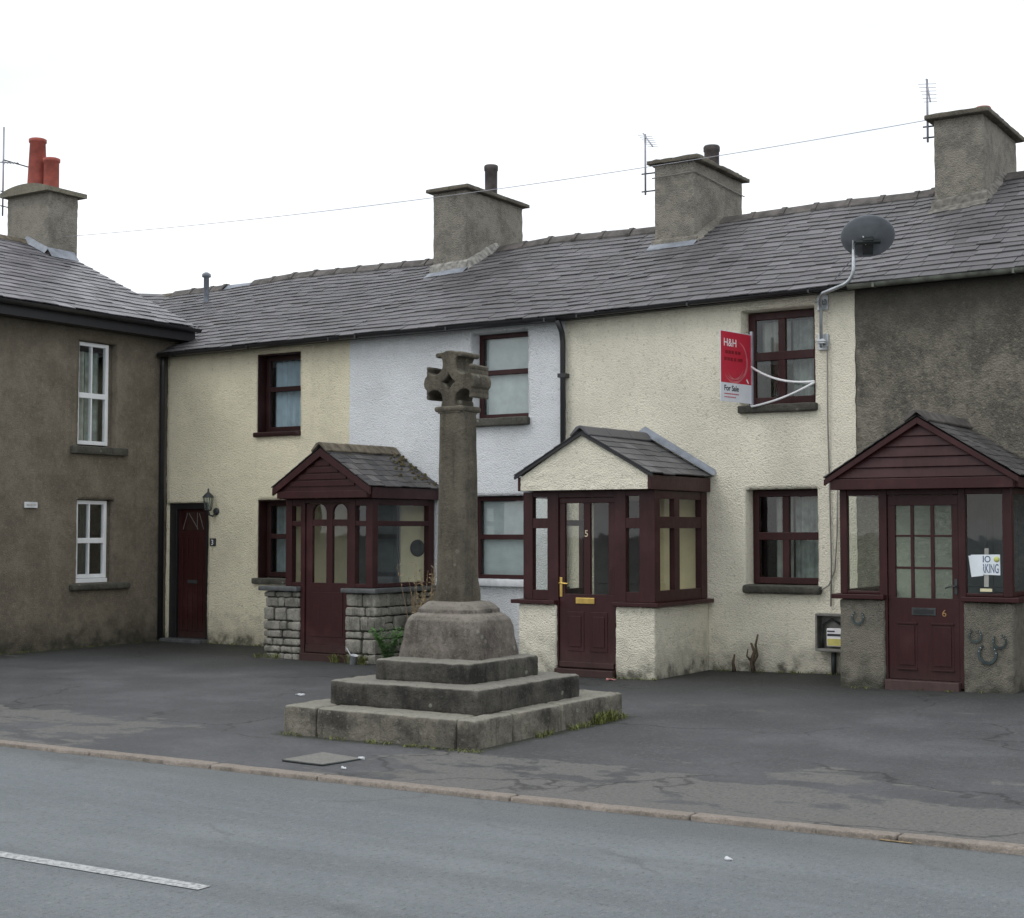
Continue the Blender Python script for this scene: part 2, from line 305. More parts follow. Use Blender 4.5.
# ------------------------------------------------------------------ mesh builder
class MB:
    def __init__(self, T=None): self.v = []; self.f = []; self.t = []; self.T = T; self.sm = []
    def add(self, vs, fs, tone=0.5, smooth=False):
        o = len(self.v)
        self.v += [tuple(self.T(*p)) if self.T else tuple(p) for p in vs]
        for f in fs: self.f.append([i + o for i in f]); self.t.append(tone); self.sm.append(smooth)
    def box(self, x0, x1, y0, y1, z0, z1, tone=.5):
        self.add([(x0,y0,z0),(x1,y0,z0),(x1,y1,z0),(x0,y1,z0),(x0,y0,z1),(x1,y0,z1),(x1,y1,z1),(x0,y1,z1)],
                 [(0,3,2,1),(4,5,6,7),(0,1,5,4),(1,2,6,5),(2,3,7,6),(3,0,4,7)], tone)
    def quad(self, a, b, c, d, tone=.5): self.add([a,b,c,d], [(0,1,2,3)], tone)
    def prism(self, pts, axis, a, b):
        """pts: 2-D polygon; axis 'y': (x,z), 'x': (y,z), 'z': (x,y); extruded from a to b"""
        def P(p, t): return {'y': (p[0], t, p[1]), 'x': (t, p[0], p[1]), 'z': (p[0], p[1], t)}[axis]
        n = len(pts)
        self.add([P(p, a) for p in pts] + [P(p, b) for p in pts],
                 [tuple(range(n)), tuple(range(2*n-1, n-1, -1))] + [(i, (i+1) % n, n + (i+1) % n, n + i) for i in range(n)])
    def tube(self, pts, r, n=8, cap=True):
        pts = [Vector(p) for p in pts]; m = len(pts); rs = r if isinstance(r, (list, tuple)) else [r] * m
        d0 = (pts[1] - pts[0]).normalized(); a = d0.orthogonal().normalized(); vs = []; fs = []
        for i, p in enumerate(pts):
            d = ((pts[min(i+1, m-1)] - pts[max(i-1, 0)])).normalized()
            a = (a - d * a.dot(d)).normalized(); b = d.cross(a)
            for j in range(n):
                t = 2 * math.pi * j / n; vs.append(tuple(p + (a * math.cos(t) + b * math.sin(t)) * rs[i]))
        for i in range(m - 1):
            for j in range(n): fs.append((i*n+j, i*n+(j+1) % n, (i+1)*n+(j+1) % n, (i+1)*n+j))
        if cap: fs += [tuple(range(n-1, -1, -1)), tuple(range((m-1)*n, m*n))]
        self.add(vs, fs, smooth=n > 5)
    def lathe(self, c, prof, n=20, axis=(0,0,1)):
        ax = Vector(axis).normalized(); a = ax.orthogonal().normalized(); b = ax.cross(a); c = Vector(c); vs = []; fs = []
        for (r, h) in prof:
            for j in range(n):
                t = 2*math.pi*j/n; vs.append(tuple(c + ax*h + (a*math.cos(t) + b*math.sin(t))*max(r, 1e-4)))
        for i in range(len(prof)-1):
            for j in range(n): fs.append((i*n+j, i*n+(j+1) % n, (i+1)*n+(j+1) % n, (i+1)*n+j))
        self.add(vs, fs, smooth=True)
    def rbox(self, x0, x1, y0, y1, z0, z1, r=.02, step=.06, amp=.006, ns=9, seed=0, flat_bottom=False):
        """box with rounded, worn, bumpy edges"""
        lo = Vector((x0,y0,z0)); hi = Vector((x1,y1,z1)); r = min(r, *( (hi-lo)*.49 )); vs = {}; out = []; fs = []
        def sub(a, b):
            n = max(2, int((b-a)/step)); L = [a, a+r*.3] + [lerp(a+r, b-r, i/n) for i in range(n+1)] + [b-r*.3, b]; return L
        G = [sub(lo[i], hi[i]) for i in range(3)]
        def vid(p):
            k = tuple(round(c, 5) for c in p)
            if k not in vs:
                p = Vector(p); q = Vector(tuple(clamp(p[i], lo[i]+r, hi[i]-r) for i in range(3))); d = (p-q)
                if d.length > 1e-9: d.normalize()
                p2 = q + d * r
                s = Vector((seed*3.1, seed*1.7, seed*.9))
                p2 += d * (amp * (.7*noise.noise(p*ns+s) + .6*noise.noise(p*ns*.3+s) + .6*noise.noise(p*ns*2.7+s)))
                vs[k] = len(out); out.append(tuple(p2))
            return vs[k]
        for ax in range(3):
            u, w = [(1,2),(2,0),(0,1)][ax]
            for side in (0, 1):
                c = hi[ax] if side else lo[ax]
                for i in range(len(G[u])-1):
                    for j in range(len(G[w])-1):
                        q = []
                        for (a, b) in ((i,j),(i+1,j),(i+1,j+1),(i,j+1)):
                            p = [0,0,0]; p[ax] = c; p[u] = G[u][a]; p[w] = G[w][b]; q.append(vid(p))
                        fs.append(tuple(q) if side else tuple(reversed(q)))
        self.add(out, fs, smooth=True)
    def build(self, name, mat, parent=None, bevel=0, smooth=None):
        me = bpy.data.meshes.new(name); org = ORG.get(parent, Vector((0,0,0))) if parent is not None else Vector((0,0,0))
        me.from_pydata([tuple(Vector(p) - org) for p in self.v], [], self.f)
        me.update()
        at = me.attributes.new('tone', 'FLOAT', 'FACE')
        at.data.foreach_set('value', self.t)
        me.polygons.foreach_set('use_smooth', [bool(s) if smooth is None else smooth for s in self.sm])
        bm = bmesh.new(); bm.from_mesh(me); bmesh.ops.recalc_face_normals(bm, faces=bm.faces); bm.to_mesh(me); bm.free()
        me.materials.append(mat)
        o = bpy.data.objects.new(name, me); C.objects.link(o)
        if parent is not None: o.parent = parent; ORG[o] = org
        else: ORG[o] = Vector((0,0,0))
        if bevel:
            b = o.modifiers.new('edge', 'BEVEL'); b.width = bevel; b.segments = 2; b.limit_method = 'ANGLE'
        return o

def each(name, mat, parent, meth, argl, bevel=0):
    for a in argl: m = MB(); getattr(m, meth)(*a); m.build(name, mat, parent, bevel)

def tag(o, label, cat, group=None):
    o['label'] = label; o['category'] = cat
    if group: o['group'] = group
    return o
def thing(name, label, cat, loc, group=None):
    o = bpy.data.objects.new(name, None); o.empty_display_size = .2; C.objects.link(o); o.location = loc
    ORG[o] = Vector(loc); return tag(o, label, cat, group)
def single(name, mb, mat, label, cat, base, group=None, bevel=0):
    """a thing that is one mesh, its origin at its base"""
    b = Vector(base); mb.v = [tuple(Vector(p) - b) for p in mb.v]
    o = mb.build(name, mat, None, bevel); o.location = b; ORG[o] = b
    return tag(o, label, cat, group)
def struct(o): o['kind'] = 'structure'; return o

def text(name, body, size, origin, u, v, mat, parent, bold=0.0, sx=1.0, align='LEFT', space=1.0):
    cu = bpy.data.curves.new('t', 'FONT'); cu.body = body; cu.size = size; cu.align_x = align; cu.offset = bold; cu.extrude = .0005; cu.space_character = space
    t = bpy.data.objects.new('t', cu); C.objects.link(t)
    bpy.context.view_layer.update()
    me = bpy.data.meshes.new_from_object(t.evaluated_get(bpy.context.evaluated_depsgraph_get()))
    bpy.data.objects.remove(t); me.name = name
    org = ORG.get(parent, Vector((0,0,0))); u = Vector(u).normalized(); v = Vector(v).normalized(); w = u.cross(v)
    for q in me.vertices: q.co = Vector(origin) + u*q.co.x*sx + v*q.co.y + w*q.co.z - org
    me.materials.clear(); me.materials.append(mat)
    o = bpy.data.objects.new(name, me); C.objects.link(o); o.parent = parent; ORG[o] = org; return o

# ------------------------------------------------------------------ ground
def g(x, y):
    t = clamp((y + 8.0) / 7.0, 0, 1); t = t*t*(3-2*t)
    return .021 * max(0.0, min(x, -1.5) + 8.2) * t
mb = MB(); mb.quad((-400,-400,-.16),(400,-400,-.16),(400,400,-.16),(-400,400,-.16)); struct(mb.build('ground', M['ground']))
RZ = -.028
mb = MB(); mb.quad((-90,-15.2,RZ),(60,-15.2,RZ),(60,-4.5,RZ),(-90,-4.5,RZ)); struct(mb.build('road', M['road']))
KERB = [(-90, -8.42), (-9.8, -8.235), (-6.76, -8.15), (-4.43, -8.065), (-3.54, -8.015), (-2.0, -7.93), (60, -5.2)]
def kerb_y(x):
    for (a, b), (c, d) in zip(KERB, KERB[1:]):
        if x <= c: return lerp(b, d, (x-a)/(c-a))
    return KERB[-1][1]
mb = MB()
xs = [-40 + i*.5 for i in range(0, 121)]; ys = [-1, -.9, -.8, -.7, -.6, -.5, -.4, -.3, -.2, -.1, 0]
vs = []; fs = []
NY = 34
for x in xs:
    y0 = kerb_y(x) + .0
    for j in range(NY+1):
        y = lerp(y0, .35, (j/NY)); vs.append((x, y, g(x, y) + (.012*nz((x, y, 0), .7) if 0 < j < NY else 0)))
for i in range(len(xs)-1):
    for j in range(NY): a = i*(NY+1)+j; fs.append((a, a+NY+1, a+NY+2, a+1))
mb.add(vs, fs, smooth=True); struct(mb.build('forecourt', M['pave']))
mb = MB(); rk = random.Random(4)
x = -24.5
while x < 6.0:
    L = rk.choice([.92, .95, 1.2, 1.5]); y = kerb_y(x+L/2); dz = rk.uniform(-.008, .006)
    ya, yb = kerb_y(x), kerb_y(x+L); n0 = len(mb.v)
    mb.rbox(x+.005, x+L-.005, -.115, .0, -.16, .006+dz*.5, .016, .10, .004, 8, x)
    for i in range(n0, len(mb.v)):
        p = mb.v[i]; mb.v[i] = (p[0], p[1] + .02 + lerp(ya, yb, (p[0]-x)/L), p[2])
    x += L
struct(mb.build('kerb', M['kerb']))
for x0 in (-13.1, -7.07):
    mb = MB(); mb.quad((x0, -10.93, RZ+.004), (x0+2.04, -10.875, RZ+.004), (x0+2.04, -10.785, RZ+.004), (x0, -10.84, RZ+.004)); struct(mb.build('road_marking', M['paint']))

# ------------------------------------------------------------------ roof slates
def roof_slates(mb, P, u0, u1, slope, expo, wid, seed, tile=False, keep=None, lift=.022):
    """P(u, s) -> point on the roof plane (s metres up from the eave).  Each slate is a thin wedge lying over the course below."""
    r = random.Random(seed); rows = int(slope/expo)+1
    def nrm(u, s):
        a = P(u+.1, s)-P(u-.1, s); b = P(u, s+.1)-P(u, s-.1); n = a.cross(b).normalized(); return n if n.z > 0 else -n
    for k in range(rows):
        s0 = k*expo + r.uniform(-.006, .006); s1 = min(slope, s0 + expo*(1.75 if not tile else 1.35))
        if s1 - s0 < .06: continue
        u = u0 - (wid*.5 if k % 2 else 0) - r.uniform(0, .06)
        while u < u1:
            w = wid * r.uniform(.82, 1.2) if not tile else wid
            a, b = max(u+.003, u0), min(u+w-.003, u1); mid = (a+b)/2; u += w
            if b - a < .03: continue
            if keep and not keep(mid, s0): continue
            sl = s0 + r.uniform(-.018, .018) * (0 if tile else 1) - (r.random() < .02)*.02; tl = lift*(1 + r.uniform(0, .4)); skew = r.uniform(-.006, .006)
            n = nrm(mid, s0+.1); t = r.random()
            if r.random() < .010: t = 1.0
            if r.random() < .012: sl -= .03; skew *= 3
            q = [P(a, sl+skew)+n*tl, P(b, sl-skew)+n*tl, P(b, s1)+n*.004, P(a, s1)+n*.004, P(a, sl+skew)+n*(tl-.012), P(b, sl-skew)+n*(tl-.012)]
            mb.add(q, [(0,1,2,3), (4,5,1,0), (4,0,3), (5,2,1)], t)
    # closed under-sheet
    n = max(2, int((u1-u0)/.3)); m = max(2, int(slope/.4))
    vs = [P(lerp(u0,u1,i/n), lerp(.02, slope, j/m)) - nrm(lerp(u0,u1,i/n), .2)*.012 for i in range(n+1) for j in range(m+1)]
    mb.add(vs, [(i*(m+1)+j, (i+1)*(m+1)+j, (i+1)*(m+1)+j+1, i*(m+1)+j+1) for i in range(n) for j in range(m)], .1)

# ------------------------------------------------------------------ walls with openings
def wall_front(mb, x0, x1, z0f, z1, openings, depth, step=.05, amp=.007, y=0.0, seed=0):
    """rendered wall on plane y (facing -Y): displaced grid with reveals; z0f(x) is the ground line"""
    def cuts(a, b, extra):
        c = sorted(set([a, b] + [e for e in extra if a < e < b])); out = []
        for p, q in zip(c, c[1:]):
            n = max(1, round((q-p)/step)); out += [lerp(p, q, i/n) for i in range(n)]
        return out + [c[-1]]
    X = cuts(x0, x1, [v for o in openings for v in o[:2]]); Zs = cuts(-.15, z1, [v for o in openings for v in o[2:4]])
    idx = {}; vs = []; fs = []
    def inside(x, z): return any(o[0]-1e-6 < x < o[1]+1e-6 and o[2]-1e-6 < z < o[3]+1e-6 for o in openings)
    def vid(i, j):
        if (i, j) not in idx:
            px, pz = X[i], Zs[j]; p = Vector((px, seed, pz))
            d = amp*(noise.noise(p*14)+.8*noise.noise(p*31)) + .018*noise.noise(p*.9)
            dx = dz = 0
            if x0 < px < x1 and -.1 < pz < z1-.01:
                dx = .004*noise.noise(p*11+Vector((7,0,0))); dz = .004*noise.noise(p*11+Vector((0,9,0)))
            if px in (x0, x1): dx = .011*noise.noise(Vector((0,0,pz*6)))+.008*noise.noise(Vector((5,0,pz*19)))
            idx[(i,j)] = len(vs); vs.append((px+dx, y-d-.004, pz+dz))
        return idx[(i,j)]
    for i in range(len(X)-1):
        for j in range(len(Zs)-1):
            if not inside((X[i]+X[i+1])/2, (Zs[j]+Zs[j+1])/2): fs.append((vid(i,j), vid(i+1,j), vid(i+1,j+1), vid(i,j+1)))
    # reveals follow the displaced edge
    for o in openings:
        ii = [k for k, v in enumerate(X) if o[0]-1e-6 <= v <= o[1]+1e-6]; jj = [k for k, v in enumerate(Zs) if o[2]-1e-6 <= v <= o[3]+1e-6]
        loop = [(i, jj[0]) for i in ii] + [(ii[-1], j) for j in jj[1:]] + [(i, jj[-1]) for i in reversed(ii[:-1])] + [(ii[0], j) for j in reversed(jj[1:-1])]
        back = []
        for (i, j) in loop: vs.append((X[i], y+depth, Zs[j])); back.append(len(vs)-1)
        n = len(loop)
        for q in range(n): a, b = loop[q], loop[(q+1) % n]; fs.append((vid(*a), vid(*b), back[(q+1) % n], back[q]))
    mb.add(vs, fs, smooth=True)

def shell(mb, x0, x1, y0, y1, z1):
    """rest of the house: back and party walls, floor between storeys"""
    e = .004
    mb.quad((x0+e,y1,-.15),(x1-e,y1,-.15),(x1-e,y1,z1),(x0+e,y1,z1))
    for x in (x0+e, x1-e): mb.quad((x,y0,-.15),(x,y1,-.15),(x,y1,z1),(x,y0,z1))
    mb.quad((x0+e,.3,2.45),(x1-e,.3,2.45),(x1-e,y1,2.45),(x0+e,y1,2.45))

RIDGE = [(-30,5.86),(-18.6,5.86),(-16.4,5.92),(-13.7,5.88),(-11.6,6.0),(-9.75,5.96),(-8.35,5.99),(-5.83,6.01),(-4.75,6.09),(8,6.2)]
EAVE = [(-30,4.27),(-16.5,4.275),(-12.9,4.30),(-9.5,4.30),(-7.5,4.33),(-5.7,4.36),(-3.87,4.375),(8,4.40)]
def interp(T, x):
    for (a, b), (c, d) in zip(T, T[1:]):
        if x <= c: return lerp(b, d, clamp((x-a)/(c-a), 0, 1))
    return T[-1][1]
RY, EY = 3.08, -.20
RUN = RY-EY
SL = math.hypot(RUN, 1.68)
def PR(x, s):
    t = s/SL; z = lerp(interp(EAVE, x), interp(RIDGE, x), t)
    z += (.022*nz((x, s, 3), .55) + .010*nz((x, s, 9), 1.7)) * min(1, s*2) - .03*math.sin(math.pi*clamp(t,0,1))*.6
    return Vector((x, EY + RUN*t, z))
def slope_z(x, y): return PR(x, (y-EY)/RUN*SL).z

def terrace_roof(parent, x0, x1, seed, mat, extra_tiles=0, silver=None):
    mb = MB(); lo = random.Random(5)
    roof_slates(mb, PR, x0, x1, SL, .185, .27, seed)
    n = max(2, int((x1-x0)/.5))
    for i in range(n):           # back slope, unseen from the street
        a, b = lerp(x0,x1,i/n), lerp(x0,x1,(i+1)/n)
        mb.quad((a,RY,interp(RIDGE,a)),(b,RY,interp(RIDGE,b)),(b,RY+3.4,interp(EAVE,b)),(a,RY+3.4,interp(EAVE,a)))
    return mb.build('roof', mat, parent)
def ridge_tiles(parent, x0, x1, mat, skip=()):
    mb = MB(); x = x0; r = random.Random(int(-x0*10))
    while x < x1 - .05:
        L = min(.46, x1-x)
        if not any(a < x+L/2 < b for a, b in skip):
            z = lambda q: PR(q, SL).z + .028 + r.uniform(-.004,.004)
            a, b = x+.004, x+L-.004; za, zb = z(a), z(b)
            pr = [(-.16,-.075),(-.085,.0),(-.035,.034),(.035,.034),(.085,0),(.16,-.075)]
            vs = [(a, RY+p, za+q) for p, q in pr]+[(b, RY+p, zb+q) for p, q in pr]
            vs += [(p[0], p[1], p[2]-.03) for p in vs]
            m = len(pr); fs = [(i,i+1,m+i+1,m+i) for i in range(m-1)] + [tuple(range(m)) + tuple(range(3*m-1, 2*m-1, -1)), tuple(range(m,2*m)) + tuple(range(4*m-1,3*m-1,-1))]
            fs += [(0,m,3*m,2*m),(m-1,2*m-1,4*m-1,3*m-1)]
            mb.add(vs, fs)
            c = b; zc = zb            # raised collar at each joint
            vs = [(c-.035, RY+p*1.06, zc+q+.014) for p, q in pr]+[(c+.03, RY+p*1.06, zc+q+.014) for p, q in pr]
            vs += [(p[0],p[1],p[2]-.03) for p in vs]; mb.add(vs, fs)
        x += L
    return mb.build('ridge_tile', mat, parent)

# ------------------------------------------------------------------ windows
def window(parent, u0, u1, z0, z1, d, mapf, frame_mat, bars, glass_mat, fw=.055, th=.06, backing=None, bdist=.14, name='window', slats=False):
    """u along wall, w into the wall (w = d is the frame's outer face). bars: list of ('h', z, width[, u0, u1]) / ('v', u, width[, z0, z1])"""
    mb = MB(mapf)
    mb.box(u0, u0+fw, d, d+th, z0, z1); mb.box(u1-fw, u1, d, d+th, z0, z1)
    mb.box(u0+fw, u1-fw, d, d+th, z0, z0+fw); mb.box(u0+fw, u1-fw, d, d+th, z1-fw, z1)
    for b in bars:
        if b[0] == 'h': a, c = (b[3], b[4]) if len(b) > 3 else (u0+fw, u1-fw); mb.box(a, c, d-.004, d+th-.004, b[1]-b[2]/2, b[1]+b[2]/2)
        else: a, c = (b[3], b[4]) if len(b) > 3 else (z0+fw, z1-fw); mb.box(b[1]-b[2]/2, b[1]+b[2]/2, d-.002, d+th-.002, a, c)
    w = mb.build(name, frame_mat, parent, bevel=.005)
    pm = MB(mapf); pm.quad((u0+fw*.6, d+th*.5, z0+fw*.6), (u1-fw*.6, d+th*.5, z0+fw*.6), (u1-fw*.6, d+th*.5, z1-fw*.6), (u0+fw*.6, d+th*.5, z1-fw*.6))
    pm.build('pane', glass_mat, w)
    if backing:
        for (a, b, c, e, mt, nm) in backing:
            bm_ = MB(mapf)
            if nm == 'blind':
                n = max(4, int((e-c)/.028))
                for i in range(n):
                    zz = lerp(c, e, i/n); hh = (e-c)/n
                    bm_.quad((a, d+th+bdist, zz), (b, d+th+bdist, zz), (b, d+th+bdist-.014, zz+hh*.97), (a, d+th+bdist-.014, zz+hh*.97))
            else:
                n = max(6, int((b-a)/.02)); rr = random.Random(int(a*100))
                ph = rr.uniform(0, 6); us = [lerp(a, b, i/n) for i in range(n+1)]
                yy = [d+th+bdist+.022*math.sin(i*1.1+ph)+.012*math.sin(i*.37) for i in range(n+1)]
                for i in range(n): bm_.quad((us[i],yy[i],c),(us[i+1],yy[i+1],c),(us[i+1],yy[i+1],e),(us[i],yy[i],e))
            bm_.build(nm, mt, w, smooth=(nm != 'blind'))
    return w
ID = lambda u, w, z: (u, w, z)
LX = -16.445
LEFT = lambda u, w, z: (LX - w, u, z)
def sill(parent, u0, u1, z0, z1, out, inn, mapf, mat, seed=0, name='sill', r=.012):
    mb = MB(mapf); mb.rbox(u0, u1, -out, inn, z0, z1, r, .07, .006, 8, seed); return mb.build(name, mat, parent)

# ------------------------------------------------------------------ chimneys
def chimney(parent, x0, x1, ztop, pots, seed, cap_over=.085, axis_y=(2.3, 3.9), mat=None, bx=None, capname='chimney_cap', cap_th=.055, wavy=0.0):
    y0, y1 = axis_y; mb = MB(); mb.rbox(x0, x1, y0, y1, 4.9, ztop, .02, .07, .010, 9, seed)
    st = mb.build('chimney', mat or M['chimney'], parent)
    cm = MB(); cm.rbox(x0-cap_over, x1+cap_over, y0-cap_over, y1+cap_over, ztop-.005, ztop+cap_th, .012, .07, .007+wavy, 6, seed+2)
    cm.build(capname, M['cap'], st)
    for (px, py, r0, r1, h, mt) in pots:
        pm = MB(); b = ztop+cap_th-.02
        pm.lathe((px,py,b), [(r0,0),(r0,.02),(r0*.97,.05),(r1,h-.09),(r1*1.1,h-.08),(r1*1.12,h-.02),(r1*1.0,h),(r1*.82,h),(r1*.8,h-.2)], 20); pm.build('chimney_pot', mt, st)
    return st
def flash(parent, x0, x1, y0, seed, front_mat, apron=True, ytop=RY, side_mat=None, band=.15):
    """mortar band and lead apron at the foot of the chimney, mortar fillet running up its right-hand side to the ridge"""
    sm = side_mat or M['mortar']
    mb = MB(); n = 10; vs = []
    for i in range(n+1):
        a = lerp(x0-.03, x1+.05, i/n); w = .012*nz((a, seed, 0), 6)
        vs += [(a, y0-.02, slope_z(a, y0)+band+w), (a, y0-.045-w, slope_z(a, y0)+band-.03), (a, y0-.06-w, slope_z(a, y0-.06)-.01), (a, y0+.02, slope_z(a, y0)-.02)]
    mb.add(vs, [(i*4+j, (i+1)*4+j, (i+1)*4+(j+1) % 4, i*4+(j+1) % 4) for i in range(n) for j in range(4)] + [(0,1,2,3), (n*4,n*4+1,n*4+2,n*4+3)], smooth=False)
    mb.build('mortar_band', sm, parent)
    mb = MB(); xa, xb = x0-.04, x1+.07
    vs = []
    for i in range(n+1):
        a = lerp(xa, xb, i/n); w = .012*nz((a, seed, 4), 7)
        vs += [(a, y0-.055, slope_z(a, y0-.05)+.05), (a, y0-.19+w, slope_z(a, y0-.19)+.030), (a, y0-.19+w, slope_z(a, y0-.19)+.0)]
    mb.add(vs, [(i*3+j, (i+1)*3+j, (i+1)*3+j+1, i*3+j+1) for i in range(n) for j in range(2)])
    mb.build('apron_flashing', front_mat, parent)
    mb = MB(); m = 12; vs = []
    for i in range(m+1):
        y = lerp(y0-.05, ytop+.04, i/m); z = slope_z(x1, min(y, RY)); w = .014*nz((seed, y, 0), 8)
        vs += [(x1-.01, y, z+band+w), (x1+.028+w*.5, y, z+band-.02+w), (x1+.085+w, y, z+.02), (x1+.085+w, y, z-.03), (x1-.01, y, z-.03)]
    mb.add(vs, [(i*5+j, (i+1)*5+j, (i+1)*5+(j+1) % 5, i*5+(j+1) % 5) for i in range(m) for j in range(5)] + [tuple(range(5)), tuple(range(m*5, m*5+5))])
    mb.build('side_flashing', sm, parent)

# ------------------------------------------------------------------ the terrace
def cottage(label, x0, x1, loc, wallmat, openings, seed):
    h = thing('terraced_cottage', label, 'house', loc, 'cottages of the terrace')
    mb = MB(); wall_front(mb, x0, x1, None, 4.34, openings, .26, seed=seed); shell(mb, x0, x1, .27, 6.3, 4.3)
    mb.build('wall', wallmat, h); return h

def gutter(parent, x0, x1, mat, rad=.036):
    mb = MB(); n = max(3, int((x1-x0)/.4)); prof = [(math.cos(math.pi + math.pi*i/7)*rad, math.sin(math.pi + math.pi*i/7)*rad) for i in range(8)]
    vs = []
    for i in range(n+1):
        x = lerp(x0, x1, i/n); z = interp(EAVE, x) - .004 + .008*nz((x,0,0), 1.1)
        vs += [(x, EY-.015+p, z+q) for p, q in prof]
    mb.add(vs, [(i*8+j, (i+1)*8+j, (i+1)*8+j+1, i*8+j+1) for i in range(n) for j in range(7)] + [tuple(range(8)), tuple(range(n*8, n*8+8))], smooth=True)
    x = x0 + .3
    while x < x1:               # brackets and joints
        z = interp(EAVE, x)-.004
        mb.box(x-.012, x+.012, EY-.015-rad-.003, EY-.015+rad+.003, z-rad-.004, z-.006); x += 1.5
    mb.build('gutter', mat, parent)
    fm = MB(); m = max(2, int((x1-x0)/.6))
    for i in range(m):
        a, b = lerp(x0,x1,i/m), lerp(x0,x1,(i+1)/m); za, zb = interp(EAVE,a), interp(EAVE,b)
        fm.add([(a,EY+.09,za-.035),(b,EY+.09,zb-.035),(b,.02,zb-.035),(a,.02,za-.035),(a,EY+.09,za+.03),(b,EY+.09,zb+.03),(b,.02,zb+.07),(a,.02,za+.07)],
               [(0,3,2,1),(4,5,6,7),(0,1,5,4),(1,2,6,5),(2,3,7,6),(3,0,4,7)])
    fm.build('eaves_board', M['black'], parent)

# cottage A: cream, brown plank door in the corner
A0, A1, B1, C1, D1 = -16.42, -12.93, -9.47, -5.72, -1.7
hA = cottage('cream rendered cottage with brown plank door in the corner beside the brown house', A0, A1, (-14.7, 0, 0), M['cream'],
             [(-14.63,-13.80,3.03,4.17), (-14.60,-13.80,.95,2.08), (-16.405,-15.56,.0,2.05)], 1)
terrace_roof(hA, -19.4, A1, 11, M['slate']); ridge_tiles(hA, -19.4, -18.17, M['ridge']); ridge_tiles(hA, -17.5, A1-.25, M['ridge']); gutter(hA, A0+.02, A1, M['gutter'], .05)
mb = MB(); mb.prism([(RY-.15,5.80),(RY,5.93),(RY+.15,5.80)], 'x', -18.17, -17.5); mb.build('ridge_patch', M['lead'], hA, bevel=.02)
mb = MB(); mb.lathe((-17.9, 2.3, 5.3), [(.045,0),(.045,.62),(.075,.63),(.075,.68),(.03,.71),(0,.71)], 14); mb.build('vent_pipe', M['lead'], hA)
for (u0_, u1_, z0_, z1_) in ((-14.63,-13.80,3.03,4.17), (-14.60,-13.80,.95,2.08)):     # dark-painted reveal lining
    mb = MB(); mb.box(u0_, u0_+.02, .012, .19, z0_, z1_); mb.box(u0_+.02, u1_, .012, .19, z1_-.02, z1_); mb.build('reveal_lining', M['wood_dark'], hA)
window(hA, -14.60, -13.80, 3.06, 4.15, .16, ID, M['wood_dark'], [('h', 3.67, .07)], M['glass_up'], .07, .06, [(-14.53, -13.87, 3.13, 4.08, M['blind'], 'curtain')], .05)
window(hA, -14.57, -13.80, .98, 2.06, .16, ID, M['wood_dark'], [('h', 1.56, .07)], M['glass_up'], .07, .06, [(-14.5, -13.87, 1.05, 1.99, M['curtain'], 'curtain')], .08)
sill(hA, -14.66, -13.80, 2.98, 3.045, .05, .18, ID, M['wood_dark'], 2); sill(hA, -14.66, -13.78, .885, .965, .06, .18, ID, M['sill'], 3)
# door
dr = MB(); dr.box(-16.26, -15.66, .105, .15, .055, 1.96)
for i in range(6): dr.box(-16.26+i*.1+.006, -16.26+(i+1)*.1-.006, .094, .107, .16, 1.55)
dr.box(-16.26, -15.66, .090, .106, 1.55, 1.62)
door = dr.build('door', M['door_brown'], hA, bevel=.003)
fr = MB(); fr.box(-16.405, -16.26, .05, .16, 0, 2.05); fr.box(-15.66, -15.56, .05, .16, 0, 2.05); fr.box(-16.26, -15.66, .05, .16, 1.96, 2.05); fr.build('door_frame', M['black'], hA, bevel=.004)
lt = MB(); lt.quad((-16.2,.098,1.64),(-15.72,.098,1.64),(-15.72,.098,1.92),(-16.2,.098,1.92)); lt.build('pane', M['glass'], door)
lc = MB()
for a, b in (((-16.17,1.66),(-16.08,1.90)), ((-16.05,1.90),(-15.86,1.66)), ((-15.88,1.66),(-15.88,1.91)), ((-15.75,1.66),(-15.84,1.9))): lc.tube([(a[0],.094,a[1]),(b[0],.094,b[1])], .0035, 5)
lc.build('leaded_line', M['cable'], door)
lb = MB(); lb.box(-16.06,-15.86,.085,.094,.86,.91); lb.build('letterbox', M['iron'], door)
ts = MB(); ts.rbox(-16.40,-15.56,-.16,.15,-.02,.05,.01,.1,.004,6,1); ts.build('doorstep', M['slab'], hA)
dp = MB(); dp.tube([(-16.37,-.15,4.24),(-16.395,-.13,4.1),(-16.395,-.13,.04)], .042, 10); dp.build('downpipe', M['gutter'], hA)
# cottage B: white
hB = cottage('bluish white rendered cottage behind the stone cross', A1, B1, (-11.2, 0, 0), M['white'],
             [(-10.90,-10.02,3.07,4.21), (-10.90,-10.02,1.0,2.09)], 2)
terrace_roof(hB, A1, B1, 12, M['slate']); ridge_tiles(hB, -12.45, B1, M['ridge']); gutter(hB, A1, B1, M['gutter'], .05)
cB = chimney(hB, -13.18, -12.57, 6.78, [(-12.78, 3.3, .10, .100, .55, M['pot_dark'])], 4); flash(cB, -13.18, -12.57, 2.3, 4, M['lead'])
window(hB, -10.895, -10.025, 3.10, 4.20, .18, ID, M['wood'], [('h', 3.70, .065)], M['glass'], .055, .06, [(-10.85,-10.06,3.14,4.16,M['blind'],'blind')], .05)
window(hB, -10.895, -10.025, 1.02, 2.08, .12, ID, M['wood'], [('h', 1.56, .065)], M['glass'], .055, .06, [(-10.85,-10.06,1.07,2.02,M['blind'],'blind')], .05)
sill(hB, -10.95, -10.0, 2.985, 3.09, .09, .20, ID, M['sill'], 5, r=.02); sill(hB, -10.92, -9.98, .93, 1.02, .09, .14, ID, M['white_paint'], 6)
